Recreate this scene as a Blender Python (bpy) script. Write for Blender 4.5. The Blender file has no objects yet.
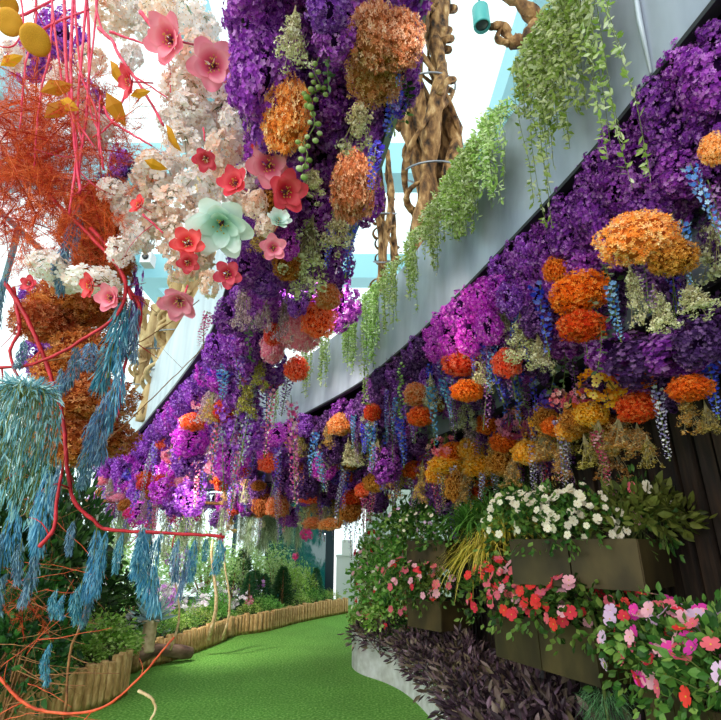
import bpy, math, random
import numpy as np
from mathutils import Vector
RNG = np.random.default_rng(7)
random.seed(7)
PI = math.pi
COL = bpy.context.scene.collection
CAM_H, PITCH, FPX = 1.6, math.radians(20), 500.0
CP, SP = math.cos(PITCH), math.sin(PITCH)

# ------------------------------------------------------------------ camera geometry
def ray(x, y):
    v = 360.0 - y
    return x - 360.5, FPX*CP - v*SP, FPX*SP + v*CP
def P(x, y, Y):
    a, b, c = ray(x, y)
    return Vector((a/b*Y, Y, CAM_H + c/b*Y))
def depth(p): return p[1]*CP + (p[2]-CAM_H)*SP
def W(px, p): return px*depth(p)/FPX
def proj(p):
    d = max(depth(p), .05); u = -p[1]*SP + (p[2]-CAM_H)*CP
    return 360.5 + FPX*p[0]/d, 360 - FPX*u/d

# ------------------------------------------------------------------ mesh builder
class G:
    def __init__(s): s.b = []
    def add(s, V, F, mat=0, smooth=False):
        s.b.append((np.asarray(V, float).reshape(-1, 3), [np.asarray(F, int)], mat, smooth)); return s
    def scatter(s, T, pos, d, size, mat=0, smooth=False, roll=None, size3=None):
        V, F = T
        pos = np.asarray(pos, float).reshape(-1, 3); n = len(pos)
        if n == 0: return s
        d = np.asarray(d, float).reshape(-1, 3)
        if len(d) == 1: d = np.repeat(d, n, 0)
        d = d/(np.linalg.norm(d, axis=1, keepdims=True)+1e-9)
        a = RNG.normal(size=(n, 3)) if roll is None else np.repeat(np.asarray(roll, float).reshape(1, 3), n, 0)
        x = np.cross(a, d); x /= (np.linalg.norm(x, axis=1, keepdims=True)+1e-9)
        y = np.cross(d, x)
        size = np.broadcast_to(np.asarray(size, float).reshape(-1, 1), (n, 1)) if np.ndim(size) < 2 else size
        sv = size if size3 is None else size*np.asarray(size3).reshape(1, 3)
        sv = np.broadcast_to(sv, (n, 3))
        tv = V[None]*sv[:, None, :]
        out = pos[:, None]+tv[..., 0:1]*x[:, None]+tv[..., 1:2]*y[:, None]+tv[..., 2:3]*d[:, None]
        m = len(V)
        Fs = [(np.asarray(f)[None]+(np.arange(n)*m)[:, None, None]).reshape(-1, np.asarray(f).shape[1]) for f in F]
        s.b.append((out.reshape(-1, 3), Fs, mat, smooth)); return s
    def tube(s, pts, rad, sides=6, mat=0, cap=True):
        p = np.asarray([tuple(q) for q in pts], float); n = len(p)
        r = np.broadcast_to(np.asarray(rad, float), (n,))
        t = np.gradient(p, axis=0); t /= (np.linalg.norm(t, axis=1, keepdims=True)+1e-9)
        ref = np.array([.31, .52, .11]); x = np.zeros_like(p)
        u = np.cross(t[0], ref); u /= np.linalg.norm(u)+1e-9
        for i in range(n):
            u = u - t[i]*np.dot(u, t[i]); u /= np.linalg.norm(u)+1e-9; x[i] = u
        y = np.cross(t, x); an = np.linspace(0, 2*PI, sides, endpoint=False)
        V = p[:, None]+r[:, None, None]*(np.cos(an)[None, :, None]*x[:, None]+np.sin(an)[None, :, None]*y[:, None])
        i, j = np.meshgrid(np.arange(n-1), np.arange(sides), indexing='ij'); k = (j+1) % sides
        F = np.stack([i*sides+j, i*sides+k, (i+1)*sides+k, (i+1)*sides+j], -1).reshape(-1, 4)
        Fs = [F]
        if cap and sides >= 3:
            Fs.append(np.array([list(range(sides))[::-1], [(n-1)*sides+q for q in range(sides)]]))
        s.b.append((V.reshape(-1, 3), Fs, mat, sides > 3)); return s
    def box(s, c, half, ax=(1, 0, 0), ay=None, mat=0):
        c = np.asarray(c, float); ax = np.asarray(ax, float); ax /= np.linalg.norm(ax)
        az = np.array([0, 0, 1.]); ay = np.cross(az, ax) if ay is None else np.asarray(ay, float)
        az = np.cross(ax, ay)
        V = [c+sx*half[0]*ax+sy*half[1]*ay+sz*half[2]*az for sx in (-1, 1) for sy in (-1, 1) for sz in (-1, 1)]
        F = [[0, 1, 3, 2], [4, 6, 7, 5], [0, 4, 5, 1], [2, 3, 7, 6], [0, 2, 6, 4], [1, 5, 7, 3]]
        return s.add(V, F, mat)
    def lathe(s, prof, n=20, c=(0, 0, 0), mat=0):
        an = np.linspace(0, 2*PI, n, endpoint=False); pr = np.asarray(prof, float)
        V = np.stack([pr[:, None, 0]*np.cos(an), pr[:, None, 0]*np.sin(an), np.repeat(pr[:, 1:2], n, 1)], -1)+np.asarray(c, float)
        i, j = np.meshgrid(np.arange(len(pr)-1), np.arange(n), indexing='ij'); k = (j+1) % n
        F = np.stack([i*n+j, i*n+k, (i+1)*n+k, (i+1)*n+j], -1).reshape(-1, 4)
        s.b.append((V.reshape(-1, 3), [F], mat, True)); return s
    def mesh(s, name, mats):
        Vs, loops, starts, mi, sm = [], [], [], [], []; vo = lo = 0
        for V, Fs, m, smooth in s.b:
            for F in Fs:
                if len(F) == 0: continue
                k = F.shape[1]; loops.append((F+vo).ravel()); starts.append(lo+np.arange(len(F))*k); lo += F.size
                mi.append(np.full(len(F), m)); sm.append(np.full(len(F), smooth))
            Vs.append(V); vo += len(V)
        me = bpy.data.meshes.new(name)
        V = np.concatenate(Vs); L = np.concatenate(loops); S = np.concatenate(starts)
        me.vertices.add(len(V)); me.vertices.foreach_set('co', V.ravel())
        me.loops.add(len(L)); me.loops.foreach_set('vertex_index', L)
        me.polygons.add(len(S)); me.polygons.foreach_set('loop_start', S)
        me.polygons.foreach_set('material_index', np.concatenate(mi)); me.polygons.foreach_set('use_smooth', np.concatenate(sm))
        me.update(calc_edges=True)
        for m in (mats if isinstance(mats, (list, tuple)) else [mats]): me.materials.append(m)
        return me
    def obj(s, name, mats, parent=None): return mk(name, s.mesh(name, mats), parent)

def mk(name, me, parent=None, loc=None):
    o = bpy.data.objects.new(name, me); COL.objects.link(o)
    if parent is not None: o.parent = parent
    if loc is not None: o.location = loc
    return o
def tag(o, label, cat, group=None, kind=None):
    o['label'] = label; o['category'] = cat
    if group: o['group'] = group
    if kind: o['kind'] = kind
    return o
def thing(name, label, cat, loc=(0, 0, 0), rz=0, group=None):
    o = mk(name, None, None, loc); o.rotation_euler = (0, 0, rz); o.empty_display_size = .1
    return tag(o, label, cat, group)
def struct(name, g, mats):
    o = g.obj(name, mats); o['kind'] = 'structure'; return o
AUTO = []      # (object, base words, zone words, mode)
def auto(o, base, zone, cat, mode='ord', group=None):
    o['category'] = cat; AUTO.append((o, base, zone, mode, group)); return o
ORD = 'first second third fourth fifth sixth seventh eighth ninth tenth eleventh twelfth thirteenth fourteenth fifteenth sixteenth'.split()
def finish_labels():
    bpy.context.view_layer.update()
    sets = {}
    for a in AUTO: sets.setdefault((a[1], a[2]), []).append(a)
    for (base, zone), L in sets.items():
        L.sort(key=lambda a: -proj(a[0].matrix_world.translation)[0]); n = len(L)
        for i, (o, _, _, mode, group) in enumerate(L):
            if n == 1: t = f'{base} {zone}'
            elif mode == 'share' or n > 30: t = f'{base} {zone}'
            else:
                j = n-1-i
                if i == 0: w = 'rightmost one'
                elif j == 0: w = 'leftmost one'
                elif i <= j: w = ORD[i]+' from the right'
                else: w = ORD[j]+' from the left'
                t = f'{base} {zone}, {w}'
            o['label'] = t
            if n > 1: o['group'] = group or (base+'s '+zone)

def cat_rom(pts, step=.1):
    p = [np.asarray(q, float) for q in pts]; p = [2*p[0]-p[1]]+p+[2*p[-1]-p[-2]]; out = []
    for i in range(1, len(p)-2):
        n = max(2, int(np.linalg.norm(p[i+1]-p[i])/step))
        for k in range(n):
            t = k/n
            out.append(.5*((2*p[i])+(-p[i-1]+p[i+1])*t+(2*p[i-1]-5*p[i]+4*p[i+1]-p[i+2])*t*t+(-p[i-1]+3*p[i]-3*p[i+1]+p[i+2])*t**3))
    out.append(p[-2]); return np.array(out)
def offset(c, d):      # to the right of the travel direction
    t = np.gradient(c, axis=0); t /= np.linalg.norm(t, axis=1, keepdims=True)
    return c+d*np.stack([t[:, 1], -t[:, 0]], -1)

# ------------------------------------------------------------------ materials
def lin(h):
    h = h.lstrip('#'); c = [int(h[i:i+2], 16)/255 for i in (0, 2, 4)]
    return [((v+.055)/1.055)**2.4 if v > .04045 else v/12.92 for v in c]+[1]
def nt(name):
    m = bpy.data.materials.new(name); m.use_nodes = True; n = m.node_tree
    return m, n, n.nodes['Principled BSDF'], n.nodes['Material Output']
def ramp(n, cols, fac):
    r = n.nodes.new('ShaderNodeValToRGB'); e = r.color_ramp.elements
    while len(e) < len(cols): e.new(.5)
    for i, c in enumerate(cols):
        e[i].position = i/(max(1, len(cols)-1)); e[i].color = lin(c)
    n.links.new(fac, r.inputs[0]); return r
_M = {}
def petal(name, cols, rough=.6, trans=.3, vary=.12, spec=.2):
    """petal / leaf surface: hue differs floret by floret and plant by plant, some light passes through"""
    if name in _M: return _M[name]
    m, n, b, out = nt(name)
    g = n.nodes.new('ShaderNodeNewGeometry'); r = ramp(n, cols, g.outputs['Random Per Island'])
    oi = n.nodes.new('ShaderNodeObjectInfo'); h = n.nodes.new('ShaderNodeHueSaturation')
    mr = n.nodes.new('ShaderNodeMapRange'); mr.inputs[3].default_value = 1-vary*1.6; mr.inputs[4].default_value = 1+vary*1.6
    mh = n.nodes.new('ShaderNodeMapRange'); mh.inputs[3].default_value = .5-vary*.12; mh.inputs[4].default_value = .5+vary*.12
    n.links.new(oi.outputs['Random'], mr.inputs[0]); n.links.new(oi.outputs['Random'], mh.inputs[0])
    n.links.new(r.outputs[0], h.inputs['Color']); n.links.new(mr.outputs[0], h.inputs['Value']); n.links.new(mh.outputs[0], h.inputs['Hue'])
    n.links.new(h.outputs[0], b.inputs['Base Color'])
    b.inputs['Roughness'].default_value = rough; b.inputs['Specular IOR Level'].default_value = spec
    t = n.nodes.new('ShaderNodeBsdfTranslucent'); n.links.new(h.outputs[0], t.inputs[0])
    x = n.nodes.new('ShaderNodeMixShader'); x.inputs[0].default_value = trans
    n.links.new(b.outputs[0], x.inputs[1]); n.links.new(t.outputs[0], x.inputs[2]); n.links.new(x.outputs[0], out.inputs[0])
    _M[name] = m; return m
def radial(name, cols, trans=.35):
    """petal whose own colour deepens toward the flower centre"""
    if name in _M: return _M[name]
    m = petal(name, cols[-1:]*2, .5, trans, .06); n = m.node_tree; r = [x for x in n.nodes if x.type == 'VALTORGB'][0]; e = r.color_ramp.elements
    while len(e) < len(cols): e.new(.5)
    for i, c in enumerate(cols): e[i].position = .12+.8*i/(len(cols)-1); e[i].color = lin(c)
    tc = n.nodes.new('ShaderNodeTexCoord'); vl = n.nodes.new('ShaderNodeVectorMath'); vl.operation = 'LENGTH'
    n.links.new(tc.outputs['Object'], vl.inputs[0]); n.links.new(vl.outputs['Value'], r.inputs[0]); return m
def noisy(name, cols, scale=8, rough=.6, bump=.3, stretch=(1, 1, 1), metal=0, detail=8, spec=.4, dist=.02):
    if name in _M: return _M[name]
    m, n, b, out = nt(name)
    tc = n.nodes.new('ShaderNodeTexCoord'); mp = n.nodes.new('ShaderNodeMapping'); mp.inputs['Scale'].default_value = stretch
    no = n.nodes.new('ShaderNodeTexNoise'); no.inputs['Scale'].default_value = scale; no.inputs['Detail'].default_value = detail
    n.links.new(tc.outputs['Object'], mp.inputs[0]); n.links.new(mp.outputs[0], no.inputs['Vector'])
    r = ramp(n, cols, no.outputs[0])
    if len(cols) > 1: r.color_ramp.elements[0].position = .3; r.color_ramp.elements[len(cols)-1].position = .72
    n.links.new(r.outputs[0], b.inputs['Base Color'])
    if bump:
        bu = n.nodes.new('ShaderNodeBump'); bu.inputs['Strength'].default_value = bump; bu.inputs['Distance'].default_value = dist
        n.links.new(no.outputs[0], bu.inputs['Height']); n.links.new(bu.outputs[0], b.inputs['Normal'])
    b.inputs['Roughness'].default_value = rough; b.inputs['Metallic'].default_value = metal; b.inputs['Specular IOR Level'].default_value = spec
    _M[name] = m; return m
def plain(name, col, rough=.5, metal=0, spec=.5):
    if name in _M: return _M[name]
    m, n, b, out = nt(name); b.inputs['Base Color'].default_value = lin(col)
    b.inputs['Roughness'].default_value = rough; b.inputs['Metallic'].default_value = metal
    b.inputs['Specular IOR Level'].default_value = spec if rough < .85 else .05
    _M[name] = m; return m
def glass(name, tint, refl=.06):
    m, n, b, out = nt(name); n.nodes.remove(b)
    t = n.nodes.new('ShaderNodeBsdfTransparent'); t.inputs[0].default_value = lin(tint)
    g = n.nodes.new('ShaderNodeBsdfGlossy'); g.inputs['Roughness'].default_value = .02
    x = n.nodes.new('ShaderNodeMixShader'); x.inputs[0].default_value = refl
    n.links.new(t.outputs[0], x.inputs[1]); n.links.new(g.outputs[0], x.inputs[2]); n.links.new(x.outputs[0], out.inputs[0])
    return m

# ------------------------------------------------------------------ small templates
def floretT(n=5, w=.55, cup=.35):
    V = [(0, 0, 0)]; F = []
    for k in range(n):
        a = 2*PI*k/n; da = w*PI/n*1.25
        b = len(V)
        V += [(.62*math.cos(a-da), .62*math.sin(a-da), cup*.55), (math.cos(a), math.sin(a), cup), (.62*math.cos(a+da), .62*math.sin(a+da), cup*.55)]
        F.append((0, b, b+1, b+2))
    return np.array(V), [np.array(F)]
def petal6T(n=5, cup=.3, notch=.93, w=.95):
    """broad rounded petals, two quads each"""
    V = [(0, 0, 0)]; F = []
    for k in range(n):
        a = 2*PI*k/n; d = PI/n*w; b = len(V)
        for (r, q, z) in ((.55, -d, .45), (.92, -d*.62, .9), (notch, 0, 1.), (.92, d*.62, .9), (.55, d, .45)):
            V.append((r*math.cos(a+q), r*math.sin(a+q), cup*z))
        F += [(0, b, b+1, b+2), (0, b+2, b+3, b+4)]
    return np.array(V), [np.array(F)]
def ruffT(n=5, cup=.35):
    """soft wide overlapping petals with a wavy rim"""
    V, F = [], []; rr = [.0, .28, .56, .82, 1.]
    for k in range(n):
        a = 2*PI*k/n; b = len(V); wd = [.1, .5, .85, .8, .42]
        for i, r in enumerate(rr):
            for j in range(5):
                s = (j-2)/2; q = a+s*wd[i]*PI/n*1.2; z = cup*r**1.4-.1*cup*s*s+(.05*math.sin(j*2.3+k*1.7) if i > 2 else 0)+.015*(k % 2)
                V.append((r*(1-.12*s*s)*math.cos(q), r*(1-.12*s*s)*math.sin(q), z))
        F += [(b+i*5+j, b+i*5+5+j, b+i*5+6+j, b+i*5+1+j) for i in range(4) for j in range(4)]
    return np.array(V), [np.array(F)]
def leafT(w=.36, bend=.15, fold=.05):
    V = [(0, 0, 0), (-w/2, bend*.25, .4), (0, bend*.25-fold, .42), (w/2, bend*.25, .4), (-w*.33, bend*.6, .75), (0, bend*.6-fold*.7, .76), (w*.33, bend*.6, .75), (0, bend, 1)]
    Q = [(1, 2, 5, 4), (2, 3, 6, 5)]; T = [(0, 2, 1), (0, 3, 2), (4, 5, 7), (5, 6, 7)]
    return np.array(V), [np.array(Q), np.array(T)]
def bladeT(w=.03, bend=.4, n=4):
    V = []; F = []
    for i in range(n+1):
        t = i/n; ww = w*(1-t)**.6*.5+.002
        V += [(-ww, bend*t*t, t*(1-.25*bend*t)), (ww, bend*t*t, t*(1-.25*bend*t))]
        if i: F.append((2*i-2, 2*i-1, 2*i+1, 2*i))
    return np.array(V), [np.array(F)]
def ballT(n=8, m=5, el=1.):
    V = [(0, 0, -el)]; Q = []; T = []
    for i in range(1, m):
        th = -PI/2+PI*i/m
        for j in range(n): V.append((math.cos(th)*math.cos(2*PI*j/n), math.cos(th)*math.sin(2*PI*j/n), el*math.sin(th)))
    V.append((0, 0, el))
    for j in range(n):
        k = (j+1) % n; T.append((0, 1+k, 1+j)); top = 1+(m-2)*n; T.append((len(V)-1, top+j, top+k))
        for i in range(m-2): Q.append((1+i*n+j, 1+i*n+k, 1+(i+1)*n+k, 1+(i+1)*n+j))
    return np.array(V), [np.array(Q), np.array(T)]
FLF = floretT(4, .5, .5)
FL5, FL4, FL5W = floretT(5, .8, .45), floretT(4, .85, .35), petal6T(5, .32)
ROUND4 = petal6T(4, .25, 1.0, .9)
LEAF, LEAFW, LEAFN = leafT(.42), leafT(.62, .2), leafT(.16, .25, .02)
BLADE, BLADEB = bladeT(), bladeT(.05, .7)
BALL, BUD = ballT(), ballT(6, 4, 1.5)
def rdir(n, up=0.):
    d = RNG.normal(size=(n, 3)); d[:, 2] += up; return d/np.linalg.norm(d, axis=1, keepdims=True)
def U(a, b, n=None): return RNG.uniform(a, b, n)
# ------------------------------------------------------------------ plant materials
m_stem = noisy('green_stem', ['#4d5a2a', '#7a8a45'], 20, .6, 0)
m_dry = noisy('dry_stem', ['#7d7350', '#b3a67a'], 20, .7, 0)
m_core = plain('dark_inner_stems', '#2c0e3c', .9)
m_coreg = plain('dark_inner_green', '#1d2414', .9)
m_gleaf = petal('green_leaf', ['#2f5a1c', '#4f8a2c', '#79ad45'], .45, .25)
m_dleaf = petal('dark_leaf', ['#142a12', '#23451c', '#3b6428'], .4, .2)
m_lleaf = petal('light_leaf', ['#6fa23a', '#a2cf62', '#cfe89a'], .5, .35)
m_vine = petal('variegated_vine_leaf', ['#7c9e3e', '#a8c460', '#d2e09a', '#ecf2cc'], .45, .35)
m_gold = plain('stamen_yellow', '#d8b23a', .7)

def blob_points(rx, rz, ncl, cr, per, c=(0, 0, 0), top=.3):
    """florets on bunches of little heads spread over an egg"""
    d = rdir(ncl*3, -.25); d = d[d[:, 2] < top][:ncl]
    cc = np.asarray(c)+d*np.array([rx, rx, rz])*U(.72, 1.02, (len(d), 1))
    dd = np.repeat(d, per, 0)+RNG.normal(size=(len(d)*per, 3))*.75
    dd /= np.linalg.norm(dd, axis=1, keepdims=True)
    return np.repeat(cc, per, 0)+dd*cr*U(.6, 1.1, (len(dd), 1)), dd
def statice(big=1.):
    g = G(); c = (0, 0, -.14)
    p, d = blob_points(.08, .12, int(88/big), .024*big, 15, c, .95)
    g.scatter(FL5, p, d, U(.0065, .0105, len(p))*big, 0)
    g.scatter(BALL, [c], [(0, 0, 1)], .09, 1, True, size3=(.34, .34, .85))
    return g
def hydrangea():
    g = G(); n = 1500; d = rdir(n, -.1); lump = 1+.1*np.sin(d[:, 0]*7+1)*np.cos(d[:, 1]*6)+.07*np.sin(d[:, 2]*9)
    c = np.array((0, 0, -.09)); p = c+d*np.array([.098, .09, .078])*(lump*U(.84, 1.04, n))[:, None]
    g.scatter(FLF, p, d+RNG.normal(size=(n, 3))*.6, U(.006, .0105, n), 0)
    g.scatter(BALL, [c], [(0, 0, 1)], .1, 1, True, size3=(.8, .76, .66))
    g.tube([(0, 0, 0), (0, 0, -.05)], .004, 5, 2)
    return g
def fluff():
    """dried bunch with fine stems gathered at the top and fluffy heads at the bottom"""
    g = G(); hp = []
    for k in range(36):
        a = U(0, 2*PI); t_ = U(0, 1); r = .075*math.sqrt(U(0, 1))*(.35+.65*t_); z = -.07-.23*t_; hp.append((r*math.cos(a), r*math.sin(a), z))
        g.tube([(0, 0, 0), (r*.3*math.cos(a), r*.3*math.sin(a), z*.5), hp[-1]], .0014, 3, 1, False)
    hp = np.array(hp); p = np.repeat(hp, 24, 0); d = rdir(len(p), -.2); p = p+d*U(.008, .026, (len(p), 1))
    g.scatter(FL4, p, d, U(.004, .0075, len(p)), 0)
    return g
def spike(n=64, fs=.015, h=.4, r0=.026, taper=.35, T=FL5W, start=.06):
    g = G(); t = np.linspace(start, 1, n); a = np.arange(n)*2.4
    wob = .012*np.sin(t*5+U(0, 6)); rr = r0*(1-(1-taper)*t)*U(.7, 1.1, n)
    p = np.stack([np.cos(a)*rr+wob, np.sin(a)*rr, -h*t], -1); d = np.stack([np.cos(a), np.sin(a), np.full(n, -.35)], -1)
    g.scatter(T, p, d+RNG.normal(size=(n, 3))*.25, fs*(1-.62*t)*U(.8, 1.15, n), 0)
    q = np.linspace(0, 1, 9); g.tube(np.stack([.012*np.sin(q*5)*q, q*0, -h*q], -1), .0022, 4, 1)
    m = 8; g.scatter(BUD, [(.012*math.sin(5), 0, -h*(.96+.03*k)) for k in range(m)][:3], [(0, 0, -1)], .004, 1, True)
    return g
def cluster():
    """loose cluster of open orchid-like flowers"""
    g = G(); n = 46; d = rdir(n, -.4); p = np.array((0, 0, -.1))+d*np.array([.08, .08, .075])*U(.7, 1.1, (n, 1))
    g.scatter(FL5W, p, d+RNG.normal(size=(n, 3))*.3, U(.018, .026, n), 0)
    g.scatter(BALL, p+d*.004, d, .0035, 2)
    for k in range(14): g.tube([(0, 0, 0), tuple(p[k]*.5+np.array((0, 0, -.02))), tuple(p[k])], .0014, 3, 1, False)
    return g
def beads():
    g = G(); h = .45; z = -np.linspace(.05, h, 17)
    pts = [(.012*math.sin(k*.8), .01*math.cos(k*1.1), zz) for k, zz in enumerate(z)]
    g.tube([(0, 0, 0)]+pts, .0017, 4, 1)
    for k, q in enumerate(pts):
        for s in (-1, 1):
            if RNG.random() < .8:
                o = (q[0]+s*U(.008, .02), q[1]+U(-.01, .01), q[2]-.006)
                g.scatter(BALL, [o], [(0, 0, 1)], U(.0065, .0095), 0, True); g.tube([q, o], .0009, 3, 1, False)
    return g
def leafstrand(h=.45, n=26, L=.032, T=LEAFW):
    g = G(); q = np.linspace(0, 1, 10); pts = np.stack([.02*np.sin(q*4), .012*np.cos(q*5)-.012, -h*q], -1)
    g.tube(pts, .0015, 4, 1); t = np.linspace(.05, 1, n)
    p = np.stack([.02*np.sin(t*4), .012*np.cos(t*5)-.012, -h*t], -1); a = np.arange(n)*2.6
    g.scatter(T, p, np.stack([np.cos(a), np.sin(a), np.full(n, -.5)], -1), L*U(.7, 1.1, n), 0)
    return g
STW = [m_core, m_stem]
KPART = {}
KIND = {}      # code -> (meshes, w0, h0, base words, category, part)
def kind(code, gens, mats, w0, h0, base, cat):
    KIND[code] = ([g.mesh(base.replace(' ', '_'), mats) for g in gens], w0, h0, base, cat)
    if len(mats) > 1 and mats[1] in (m_stem, m_dry):      # stems become a part of their own
        KPART[code] = []
        for g in gens:
            f, s = G(), G(); f.b = [(V, F, 0 if m == 0 else 1, sm_) for V, F, m, sm_ in g.b if m != 1]; s.b = [(V, F, 0, sm_) for V, F, m, sm_ in g.b if m == 1]
            KPART[code].append((f.mesh(base.replace(' ', '_'), [mats[0]]+list(mats[2:])), s.mesh('stem_bundle', mats[1])))
SV = [statice() for _ in range(4)]; SB = [statice(1.8) for _ in range(2)]
def cols(name, c, **k): return petal(name, c, **k)
p_pu = cols('statice_deep_purple', ['#6a1e8e', '#9636b4', '#b85cce', '#da9ee6'])
p_vi = cols('statice_violet', ['#6c249c', '#9a40c4', '#bc68e0', '#dca4f2'])
p_mg = cols('statice_magenta', ['#b41cc4', '#dc38e0', '#f060ee', '#fba8f8'])
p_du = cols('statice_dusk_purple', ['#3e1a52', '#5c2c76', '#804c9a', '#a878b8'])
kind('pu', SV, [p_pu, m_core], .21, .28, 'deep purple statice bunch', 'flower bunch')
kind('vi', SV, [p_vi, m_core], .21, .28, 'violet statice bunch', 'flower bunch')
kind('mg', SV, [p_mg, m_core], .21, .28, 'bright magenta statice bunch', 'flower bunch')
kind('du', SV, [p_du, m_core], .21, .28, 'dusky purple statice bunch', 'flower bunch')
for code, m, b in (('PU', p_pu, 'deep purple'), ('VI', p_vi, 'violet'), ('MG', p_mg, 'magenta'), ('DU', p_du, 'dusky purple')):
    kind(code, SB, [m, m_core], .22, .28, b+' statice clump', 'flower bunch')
HY = [hydrangea() for _ in range(3)]
def hyd(code, name, c, core, base):
    kind(code, HY, [petal(name, c, .7, .3), plain(name+'_core', core, .9), m_dry], .2, .17, base, 'flower bunch')
hyd('po', 'hydrangea_pale_orange', ['#e8742a', '#f89c4c', '#fcbc78', '#fee0b0'], '#b8622a', 'pale orange flower ball')
hyd('co', 'hydrangea_copper', ['#c87440', '#e0985f', '#eeb686', '#f6d2b0'], '#9a5a34', 'copper orange flower ball')
hyd('bo', 'hydrangea_burnt_orange', ['#cc380a', '#ec5a10', '#f87c26', '#fea658'], '#9c320a', 'burnt orange flower ball')
hyd('rd', 'hydrangea_red', ['#f0301e', '#fc5238', '#ff7656', '#ffae94'], '#b8241a', 'bright red flower ball')
hyd('rb', 'hydrangea_rust', ['#9a4c18', '#c47028', '#dc9240', '#ecb468'], '#6e3814', 'rust brown flower ball')
hyd('pk', 'hydrangea_pink', ['#fa6a90', '#ff92b0', '#ffbccc', '#ffe6ea'], '#f090a8', 'pale pink flower ball')
hyd('yo', 'hydrangea_yellow_orange', ['#f0900c', '#fcb01e', '#ffca44', '#ffe694'], '#b87410', 'golden yellow flower ball')
FU = [fluff() for _ in range(3)]
def flf(code, name, c, base, m=None): kind(code, FU, [petal(name, c, .8, .35), m or m_dry], .18, .32, base, 'flower bunch')
flf('cr', 'dried_cream', ['#b3aa7a', '#d3cc9c', '#ece6c4', '#f8f4e2'], 'cream dried flower bunch')
flf('gd', 'dried_olive_gold', ['#7a6a26', '#a58f3a', '#c8b55c', '#dccf8a'], 'olive gold dried bunch')
flf('tn', 'dried_tan_orange', ['#b0742c', '#d39a48', '#e8bc70', '#f2d8a0'], 'tan orange dried bunch')
flf('dm', 'dried_dusty_pink', ['#a0788c', '#c49aae', '#dcb8c4', '#eedce0'], 'dusty pink trailing bunch')
SPK_ = [spike() for _ in range(3)]; SPL = [spike(90, .014, .5, .022, .5, FL5) for _ in range(3)]
def spk(code, name, c, base, thin=False, mt=None): kind(code, SPL if thin else SPK_, [petal(name, c, .55, .3), mt or m_stem], .075, .5 if thin else .4, base, 'flower spike')
spk('bl', 'delphinium_blue', ['#2a2ac0', '#3d46e0', '#6470f4', '#94a2fa'], 'deep blue flower spike')
spk('lb', 'delphinium_light_blue', ['#3a78c4', '#5b9ade', '#8fc0f0', '#bcdcf8'], 'light blue flower spike')
spk('vs', 'spike_lilac', ['#6a3cc4', '#8f62e0', '#b492f0', '#dccaf8'], 'lilac flower spike', True)
spk('ws', 'spike_white_violet', ['#8a7ac0', '#b8b0dc', '#e0dcee', '#f8f4f2'], 'white violet flower spike', True)
spk('ps', 'spike_pink', ['#e0488c', '#f274aa', '#fba6c6', '#fddae6'], 'pink flower spike', True)
spk('ms', 'spike_mauve', ['#6a2c7c', '#8e4aa0', '#ae74bc', '#ceA8d6'], 'mauve flower spike', True)
spk('rs', 'spike_rose_red', ['#b02a4c', '#d45470', '#ee8c9c', '#f8ccd0'], 'rose red flower spike', True)
spk('ys', 'spike_gold', ['#d88a18', '#f0b040', '#f8cf78', '#fcebc0'], 'golden flower spike', True)
CL = [cluster() for _ in range(3)]
def cls(code, name, c, base): kind(code, CL, [petal(name, c, .5, .35), m_stem, plain(name+'_eye', '#a02050', .6)], .2, .19, base, 'flower cluster')
cls('ko', 'orchid_yellow_orange', ['#e87a10', '#f8a020', '#fcbe40', '#fde49a'], 'yellow orange orchid cluster')
cls('kp', 'orchid_rose_pink', ['#d04878', '#e8749a', '#f4a2b8', '#fcd8dc'], 'rose pink orchid cluster')
cls('kv', 'orchid_violet_blue', ['#4a22b4', '#6a3ad8', '#8c64ee', '#b8a0f8'], 'violet blue orchid cluster')
kind('gb', [beads() for _ in range(2)], [petal('green_bead', ['#8fae58', '#b4cc84', '#d4e2b0'], .4, .2), m_stem], .06, .45, 'green beaded hanging stem', 'hanging stem')
kind('gl', [leafstrand() for _ in range(3)], [petal('silvery_leaf', ['#3c4a38', '#66785c', '#9aa88a'], .6, .2), m_stem], .06, .45, 'grey green leafy strand', 'leafy strand')
kind('dl', [leafstrand(.4, 34, .04) for _ in range(2)], [m_dleaf, m_stem], .08, .42, 'dark green leafy strand', 'leafy strand')

def hang(code, top, w, h, zone, mode='ord', rz=None, tilt=.12):
    ms, w0, h0, base, cat = KIND[code]
    i = int(RNG.integers(len(ms))); pr = KPART.get(code) if mode == 'ord' else None
    o = mk('hanging_'+base.replace(' ', '_'), pr[i][0] if pr else ms[i], None, top)
    if pr: mk('stem_bundle', pr[i][1], o)
    o.rotation_euler = (U(-tilt, tilt), U(-tilt, tilt), U(0, 2*PI) if rz is None else rz)
    sw, sh = w/w0, h/h0; o.scale = (sw, sw, sh)
    auto(o, base, zone, cat, mode); return o
# ------------------------------------------------------------------ the place: plan curves (x, y) ; canopy underside 3.2 m
R1 = cat_rom([(1.24, -1.2), (1.2, .3), (1.10, 1.18), (.92, 2.14), (.355, 4.14), (-.36, 5.8), (-2.2, 8.75), (-4.1, 10.5), (-4.9, 11.0)])
R2 = cat_rom([(1.8, -1.2), (1.68, .5), (1.45, 1.98), (1.16, 3.86), (.85, 5.0), (.2, 6.6), (-.67, 8.1), (-2.4, 10.1), (-4.0, 11.4)])
WALL = cat_rom([(2.6, -2.0), (2.35, .5), (1.98, 2.2), (1.74, 2.9), (1.52, 4), (1.42, 5), (1.38, 6.5), (1.4, 8), (1.7, 9.5), (2.6, 10.8), (4.0, 11.6)])
TL = cat_rom([(-.33, -1.2), (-.38, .3), (-.41, 1.09), (-.6, 2.1), (-.97, 3.16), (-1.42, 4.14), (-2.48, 6.0), (-3.9, 8.3), (-5.67, 10.4)])
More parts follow.
